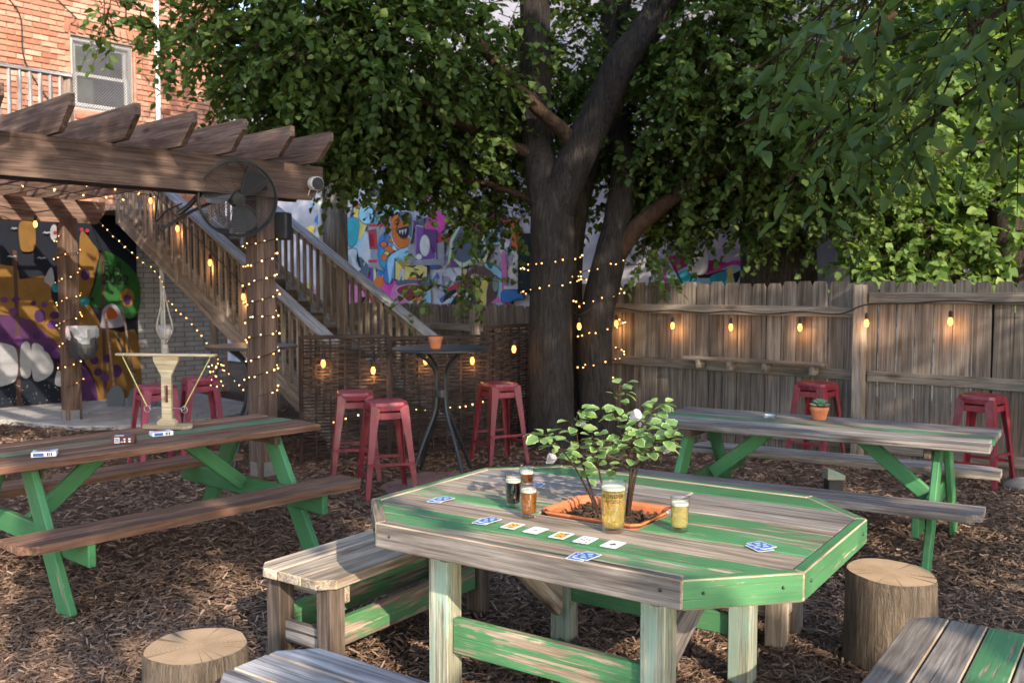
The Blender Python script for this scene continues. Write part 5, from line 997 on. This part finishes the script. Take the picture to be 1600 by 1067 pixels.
# ---------------- things on the left picnic table ----------------
LT = R(49)
def card_box(label, px_, py_, L_, W_, H_, rz, mat, group='card boxes'):
    p = gp(px_, py_, .765); t = thing('card_box', label, 'box', (p.x, p.y, .766), rz, group); put('carton', boxmesh(L_, W_, H_, .002, mat.name), [mat, mat], t, Matrix.Translation((0, 0, H_ / 2)))
    return t
pz = M['cardwhite']; brown = plain('carton_brown', (.085, .02, .018), .4, .4, 0, .1, 6, 0)
def patch(par, o, X, Y, rects):
    for (x0, y0, x1, y1, ink) in rects: m = MB(); O = Vector(o); X_ = Vector(X); Y_ = Vector(Y); m.add([O + X_ * x0 + Y_ * y0, O + X_ * x1 + Y_ * y0, O + X_ * x1 + Y_ * y1, O + X_ * x0 + Y_ * y1], [(0, 1, 2, 3)]); m.build('print', INK[ink] if ink in INK else M['cardwhite'], par)
for label, px_, py_, rz in (('white card box with navy side lying at the left end of the table', 70, 712, R(20)), ('white card box lying against the toss game base', 252, 680, R(35))):
    t = card_box(label, px_, py_, .12, .085, .026, rz, pz); patch(t, (0, 0, .0272), (1, 0, 0), (0, 1, 0), [(-.05, -.03, .05, -.022, 'blue'), (-.04, .0, .03, .02, 'red'), (-.05, .026, .05, .034, 'blue')]); patch(t, (0, -.0435, .013), (1, 0, 0), (0, 0, 1), [(-.05, -.009, .0, .008, 'blue'), (.015, -.008, .022, .008, 'black'), (.025, -.008, .029, .008, 'black'), (.034, -.008, .04, .008, 'black')])
t = card_box('dark red card box with white barcode, middle of left table', 194, 692, .125, .06, .042, R(10), brown); patch(t, (0, -.0312, .02), (1, 0, 0), (0, 0, 1), [(-.045, -.016, -.018, .016, 'w'), (.005, -.012, .014, -.004, 'w'), (.005, .002, .014, .01, 'w'), (.03, -.012, .042, -.004, 'w'), (.03, .002, .042, .01, 'w'), (-.012, -.012, .0, -.008, 'w')]); patch(t, (0, -.0315, .02), (1, 0, 0), (0, 0, 1), [(-.042 + k * .0045, -.013, -.0395 + k * .0045, .012, 'black') for k in range(5)]); patch(t, (0, 0, .0428), (1, 0, 0), (0, 1, 0), [(-.05, -.02, .0, .02, 'w'), (.005, -.018, .04, .015, 'blue')])
gp0 = gp(262, 668, .765); gm_ = thing('toss_game', 'pale wooden hook and ring toss game on the left picnic table', 'game', (gp0.x, gp0.y, .765), R(-8)); k_ = .93
def flatboard(nm, pts, th, y0=0.0): return MB().prism(pts, th, O=(0, y0 + th / 2, 0), X=(1, 0, 0), Y=(0, 0, 1)).build(nm, M['pine'], gm_)
MB().prism(smooth_loop([(-.13, -.075), (.13, -.075), (.165, 0), (.13, .075), (-.13, .075), (-.165, 0)], 1), .018).build('base', M['pine'], gm_)
flatboard('foot', [(-.062, .018), (.062, .018), (.062, .04), (.035, .06), (-.035, .06), (-.062, .04)], .034)
flatboard('upright', [(-.033, .27), (.033, .27), (.033, .33), (.085, .43), (.085, .455), (-.085, .455), (-.085, .43), (-.033, .33)], .02); flatboard('lower_block', [(-.033, .06), (.033, .06), (.033, .16), (-.033, .16)], .02)
for sx in (-1, 1): MB().box((sx * .0225, 0, .16), (sx * .0225, 0, .27), .021, .02, up=(0, 1, 0)).build('upright_rib', M['pine'], gm_)
bar('crossbar', gm_, (-.335, 0, .463), (.335, 0, .463), .05, .016, M['pine'], world=False)
M['cord'] = plain('yellow_cord', (.5, .45, .16), .7, .2, 0, .1, 5, 0)
for sx in (-1, 1):
    MB().tube([(sx * .30, 0, .458), (sx * .125, -.02, .135)], .0035, 6).build('cord', M['cord'], gm_)
    MB().tube([(sx * .125 + .02 * math.cos(a), -.02, .12 + .02 * math.sin(a)) for a in np.linspace(0, 2 * math.pi, 17)], .0028, 6, cap=False).build('ring', M['steel'], gm_)
    MB().tube(curve_pts([(sx * .03, 0, .125), (sx * .085, -.005, .125), (sx * .105, -.005, .115), (sx * .12, -.005, .125), (sx * .11, -.005, .142)], 4), .003, 6).build('hook', M['steel'], gm_)
    MB().sphere((sx * .30, 0, .48), .011, 8, 5).build('peg', M['black'], gm_)

# ---------------- fan, speaker, camera on the pergola ----------------
fc = Q(-.18, .36, 2.40); fx = at(371, 310, 7.62); fan = thing('cage_fan', 'large black wall fan with wire cage hanging from the pergola beam', 'fan', fx, 0)
fdir = (Vector((0, 0, EYE - .6)) + Vector((.9, 0, 0)) - fx).normalized(); fz = fdir; fx_ = Zv.cross(fz).normalized(); fy = fz.cross(fx_); FM = Matrix((fx_, fy, fz)).transposed().to_4x4(); FM.translation = fx
rr_ = .31; cg = MB()
def circ(r, z, n=36): return [(r * math.cos(a), r * math.sin(a), z) for a in np.linspace(0, 2 * math.pi, n + 1)]
for z, rad in ((.07, .008), (-.07, .006), (0, .010)): cg.tube(circ(rr_ if z == 0 else rr_ * .985, z), rad, 6, cap=False)
for sg in (1, -1):
    for k in range(13): r = .06 + k * (rr_ - .065) / 13; cg.tube(circ(r, sg * (.10 - .035 * (r / rr_) ** 3), 28), .0016, 3, cap=False)
    for k in range(10): a = k * math.pi / 5; cg.tube([(.05 * math.cos(a), .05 * math.sin(a), sg * .10), (.22 * math.cos(a), .22 * math.sin(a), sg * .088), (rr_ * math.cos(a), rr_ * math.sin(a), sg * .03)], .003, 4)
cg.build('cage', M['black'], fan, FM, world=True)
bladem = NT('fan_blade').done((.07, .07, .075), .4, .5, .3)
for k in range(3):
    bm_ = MB(); o = smooth_loop([(.05, -.03), (.14, -.10), (.25, -.11), (.275, .0), (.22, .075), (.1, .05)], 3); bm_.add([(x, y, .05 * y / .1) for x, y in o], [tuple(range(len(o)))]); bm_.build('blade', bladem, fan, FM @ Matrix.Rotation(k * 2.094 + .9, 4, 'Z'), world=True)
MB().lathe([(.001, .06), (.035, .055), (.04, 0), (.075, -.05), (.075, -.2), (.05, -.22), (.001, -.22)], 20).build('motor', M['blackplastic'], fan, FM, world=True, smooth=False); MB().lathe([(.001, .106), (.05, .104), (.05, .098), (.001, .098)], 20).build('badge', M['black'], fan, FM, world=True)
MB().tube([fx + fz * -.15, fx + fz * -.22 + Vector((-.1, .05, 0)), at(300, 330, 7.7), at(250, 360, 7.55)], .014, 8).build('arm', M['black'], fan, None, world=True); MB().tube([at(335, 280, 7.72), at(295, 322, 7.62), at(278, 335, 7.58)], .022, 8).build('tilt_handle', M['black'], fan, None, world=True)
MB().tube(curve_pts([at(285, 318, 7.6), at(260, 330, 7.6), at(243, 345, 7.65), at(248, 300, 7.7)], 6), .006, 6).build('power_cord', M['cable'], fan, None, world=True); bar('mount_plate', fan, fx - fz * .2, Q(-.02, .15, 2.5), .05, .05, M['black'])
sc0 = Q(.17, .06, 2.18); spk = thing('speaker', 'small black speaker fixed to the pergola post under the beam', 'speaker', sc0, 0); SM = Matrix.Translation(sc0) @ Matrix.Rotation(R(-12), 4, 'Z')
put('cabinet', boxmesh(.155, .12, .235, .012, 'spk'), [M['blackplastic'], M['blackplastic']], spk, SM, True); put('grille', boxmesh(.14, .008, .215, .003, 'grl'), [M['black'], M['black']], spk, SM @ Matrix.Translation((0, -.0645, 0)), True); bar('bracket', spk, sc0 + Vector((-.06, .05, 0)), Q(.06, -.02, 2.18), .04, .06, M['black'])
cc = Q(.43, .2, 2.555); cmr = thing('security_camera', 'small white round security camera on the beam end', 'camera', cc, 0); cz = Vector((.75, -1, -.1)).normalized(); cx_ = Zv.cross(cz).normalized(); CMx = Matrix((cx_, cz.cross(cx_), cz)).transposed().to_4x4(); CMx.translation = cc
MB().lathe([(.001, -.06), (.05, -.055), (.06, -.03), (.06, .045), (.055, .05)], 24).build('housing', M['white'], cmr, CMx, world=True, smooth=False); MB().lathe([(.055, .049), (.054, .054), (.001, .056)], 24).build('lens', M['blackplastic'], cmr, CMx, world=True); bar('mount', cmr, cc - cz * .05, Q(.40, .145, 2.57), .03, .03, M['white'])
MB().tube(curve_pts([cc + Vector((-.04, 0, -.03)), cc + Vector((-.07, .02, -.12)), cc + Vector((-.03, .05, -.16))], 5), .004, 6).build('wire', M['white'], cmr, world=True)

# ---------------- string lights ----------------
bulbm = MB().lathe([(.0005, -.085), (.012, -.08), (.021, -.06), (.022, -.042), (.013, -.015), (.011, 0)], 14).mesh('bulb', True); sockm = MB().lathe([(.0005, .05), (.009, .05), (.016, .035), (.016, -.012), (.0005, -.012)], 12).mesh('socket')
def lamp(par, p, watts=.5):
    s_ = put('socket', sockm, M['cable'], par, Matrix.Translation(p), True); put('bulb', bulbm, M['bulb'], s_, Matrix.Translation(p), True)
    l = bpy.data.lights.new('bulb_light', 'POINT'); l.energy = watts; l.color = (1, .50, .17); l.shadow_soft_size = .03; o = bpy.data.objects.new('bulb_light', l); C.objects.link(o); o.parent = par; o.matrix_basis = wm(par).inverted() @ Matrix.Translation(p + Vector((0, 0, -.12)))
def string(name, label, cable, bulbs, watts=.5, drop=.05):
    t = thing(name, label, 'string lights', bulbs[0]); MB().tube(curve_pts(cable, 6), .0065, 6).build('cable', M['cable'], t, world=True)
    for b in bulbs: lamp(t, b, watts)
    return t
fp = lambda x, y, off=-.10: on_plane(x, y, U, FU + off)
string('string_lights', 'black cable with warm bulbs drooping along the right fence', [fp(900, 492), fp(963, 482), fp(1005, 487), fp(1051, 485), fp(1100, 489), fp(1142, 486), fp(1195, 491), fp(1250, 487), fp(1310, 491), fp(1354, 476, -.16), fp(1420, 474), fp(1485, 470), fp(1560, 473), fp(1640, 472)], [fp(963, 499), fp(1051, 502), fp(1142, 504), fp(1250, 504), fp(1354, 497, -.19), fp(1485, 494)])
stp = lambda x, y: on_plane(x, y, -U, -(SU0 - .09))
string('string_lights', 'warm bulbs hung down the near stair handrail', [stp(x, y) for x, y in ((215, 290), (235, 297), (277, 340), (328, 392), (380, 446), (430, 500))], [stp(x, y) for x, y in ((235, 308), (277, 351), (328, 404), (380, 457))])
wkp = [(505, 560, 8.72), (583, 571, 8.85), (665, 556, 9.0), (738, 556, 9.15), (803, 538, 9.4)]
string('string_lights', 'warm bulbs strung across the dark woven screens', [at(475, 540, 8.66), at(540, 545, 8.74), at(583, 556, 8.83), at(640, 542, 8.95), at(700, 540, 9.05), at(738, 543, 9.13), at(803, 526, 9.36), at(840, 510, 9.5)], [at(*p) for p in wkp]); 
string('string_lights', 'single warm bulb under the pergola near the mural', [at(0, 322, 10.6), at(55, 332, 10.7), at(100, 322, 10.9)], [at(55, 344, 10.7)], .3); string('string_lights', 'single warm bulb low between the tree trunks', [at(890, 480, 9.75), at(905, 492, 9.72), at(925, 480, 9.7)], [at(905, 503, 9.72)], .3)
fbulb = MB().sphere((0, 0, 0), .0085, 6, 4)
def fairy(label, pts, step=.085, wire=True, jit=.012):
    t = thing('fairy_lights', label, 'fairy lights', pts[0]); P = curve_pts(pts, 5)
    MB().tube(P, .0045, 4).build('wire', M['cable'], t, world=True); mb = MB(); acc = 0
    for a, b in zip(P, P[1:]):
        l = (b - a).length; acc += l
        while acc > step:
            acc -= step * random.uniform(.75, 1.3); q = b + Vector([random.uniform(-jit, jit) for _ in range(3)]); mb.sphere(q, random.uniform(.0055, .0092), 6, 4)
    if mb.v: tag(mb.build('bulbs', M['fairy'], t, world=True), kind='stuff')
def wrap(u_, v_, z0, z1, turns, r=.105):
    o = []
    for i in range(int(turns * 4) + 1):
        k = i % 4; z = z0 + (z1 - z0) * i / (turns * 4) + random.uniform(-.02, .02); o.append(Q(u_ + (r if k in (1, 2) else -r), v_ + (r if k in (0, 1) else -r), z))
    return o
fairy('tiny warm lights spiralling round the front pergola post', wrap(0, 0, .75, 2.2, 9)); fairy('tiny warm lights zigzagging on the rear pergola post by the mural', wrap(.25, -4.69, .45, 2.3, 7), .10)
fairy('tiny warm lights running down the stair stringer', [stp(x, y) for x, y in ((130, 318), (160, 352), (205, 395), (250, 432), (262, 470), (300, 505), (340, 560), (380, 610))], .10)
for k in range(4): fairy('tiny warm lights under the pergola rafters, %s' % ('row nearest the front beam', 'second row behind the front beam', 'third row behind the front beam', 'rearmost row')[k], [Q(-3.6, -.5 - k * .75, 2.66), Q(-2.4, -.7 - k * .75, 2.56), Q(-1.2, -.5 - k * .75, 2.65), Q(.2, -.8 - k * .75, 2.60)], .13)
def ringpts(px_, d, r, ys, turns, n=10): c = at(px_, 450, d); return [(c.x + r * math.cos(a), c.y + r * math.sin(a), EYE + (450 - (ys[0] + (ys[1] - ys[0]) * i / (turns * n))) / FPX * d) for i, a in enumerate(np.linspace(0, 2 * math.pi * turns, int(turns * n) + 1))]
fairy('tiny warm lights wound round the left main trunk', [Vector(p) for p in ringpts(861, 9.6, .31, (475, 400), 2.0)], .11); fairy('tiny warm lights wound round the right leaning trunk', [Vector(p) for p in ringpts(940, 10.0, .245, (600, 405), 4.0)], .10)
fairy('tiny warm lights low across the woven screen behind stools', [at(500, 668, 8.7), at(540, 655, 8.75), at(600, 640, 8.85), at(680, 640, 8.98), at(740, 632, 9.1), at(800, 620, 9.3)], .085)
fairy('coil of tiny warm lights beside the toss game', [at(318, 595, 8.9), at(345, 565, 8.9), at(330, 600, 8.92), at(350, 600, 8.9), at(322, 570, 8.9), at(352, 578, 8.9)], .06)

# ---------------- odds and ends by the slab ----------------
p = Q(.25, -4.69, 0); bag = thing('plastic_bag', 'black bin bag with clear plastic hung on the rear post', 'bag', p + Vector((.1, -.2, 1.1)))
def sack(r, h, n=20, ra=.15): 
    mb = MB(); pr = [(.97, h), (1.0, h * .8), (1.0, h * .4), (.93, .06), (.8, 0)]; vs = []
    for s_, z in pr:
        for j in range(n): a = 2 * math.pi * j / n; q = r * s_ * (1 + ra * math.sin(4 * a + z * 9) * .5 + random.uniform(-ra, ra) * .4); vs.append((q * math.cos(a), q * math.sin(a) * .6, z))
    mb.add(vs, [(i * n + j, i * n + (j + 1) % n, (i + 1) * n + (j + 1) % n, (i + 1) * n + j) for i in range(4) for j in range(n)] + [tuple(range(n))[::-1], tuple(range(4 * n, 5 * n))]); return mb
c = at(128, 545, 11.1); sack(.17, .34).build('sack', M['blackplastic'], bag, Matrix.Translation(c + Vector((.0, 0, -.12))), world=True); cp = NT('clear_plastic'); cp.b.inputs['Transmission Weight'].default_value = .6; M['plastic'] = cp.done((.6, .62, .66), .22, .5); sack(.175, .22, ra=.2).build('clear_liner', M['plastic'], bag, Matrix.Translation(c + Vector((.01, -.012, .06))), world=True)
hp = at(257, 500, 9.5); hg = thing('hanging_planter', 'grey macrame pot hanger dangling from the stair stringer', 'planter', hp); M['rope'] = plain('rope', (.36, .32, .28), .9, .1, 0, .2, 30, .3)
for k in range(4): a = k * math.pi / 2 + .4; MB().tube(curve_pts([hp + Vector((0, 0, .32)), hp + Vector((.04 * math.cos(a), .04 * math.sin(a), .1)), hp + Vector((.075 * math.cos(a), .075 * math.sin(a), -.08)), hp + Vector((.03 * math.cos(a), .03 * math.sin(a), -.2)), hp + Vector((0, 0, -.25))], 5), .009, 6).build('cord', M['rope'], hg, world=True)
MB().lathe([(.001, -.2), (.05, -.19), (.07, -.1), (.06, -.05), (.001, -.05)], 18).build('pot', plain('grey_pot', (.3, .29, .3), .6), hg, Matrix.Translation(hp), world=True, smooth=True); MB().tube([hp + Vector((0, 0, -.25)), hp + Vector((.01, 0, -.5))], [.03, .045], 8).build('tassel', M['rope'], hg, world=True)
for i, (x0, y0, x1, y1, lab, hd) in enumerate(((182, 640, 165, 490, 'long wooden shovel leaning under the stairs', 1), (215, 640, 190, 470, 'dark handled rake leaning against the white brick', 0), (232, 645, 180, 520, 'short black broom leaning low under the stairs', 1))):
    a, b = at(x0, y0, 12.6), at(x1, y1, 13.2); a.z = .08; t = thing('garden_tool', lab, 'tool', a, 0, 'tools leaning under the stairs'); MB().tube([a, b], .016, 8).build('handle', M['darkwood'] if i != 0 else M['redwood'], t, world=True)
    MB().prism(smooth_loop([(-.1, 0), (.1, 0), (.11, .2), (.03, .3), (-.03, .3), (-.11, .2)], 2), .02).build('head', M['black'], t, Matrix.Translation(a + Vector((0, -.02, -.06))) @ Matrix.Rotation(R(80), 4, 'X'), world=True)
b = gp(1302, 770); stk = thing('short_post', 'short dark post with pale slanted cap under the right table', 'post', (b.x, b.y, 0)); bar('shaft', stk, b + Zv * -.02, b + Zv * .12, .12, .12, M['black']); MB().prism([(-.07, 0), (.07, 0), (.07, .035), (-.07, .09)], .14, O=(0, .07, .12), X=(1, 0, 0), Y=(0, 0, 1)).build('cap', M['mintleg'], stk)
b = gp(1592, 765); rk = thing('grey_rock', 'grey rock at the foot of the fence, right edge', 'rock', (b.x, b.y, 0)); mb = MB().sphere((0, 0, .03), .1, 14, 9, .7); mb.v = [(x * (1 + .2 * math.sin(y * 20 + z * 9)), y * 1.1, max(-.02, z * (1 + .15 * math.sin(x * 17)))) for x, y, z in mb.v]; mb.build('stone', M['stone'], rk, smooth=True)
LV = []
for k in range(140):
    q = Vector((random.uniform(-.6, .6), random.uniform(2.8, 10), 0)); q.x *= q.y; LV.append(((q.x, q.y, .03), (.02, .02, .004), 1))
lm, tm = leaves(LV, 1, .07, .4, droop=0, tl=(.02, .03)); tag(put('fallen_leaves', lm, leafmat('leaf_fallen', [(0, (.10, .09, .03)), (.5, (.16, .12, .05)), (1, (.10, .16, .05))], .1)), 'scattered fallen leaves on the mulch', 'leaves', kind='stuff')
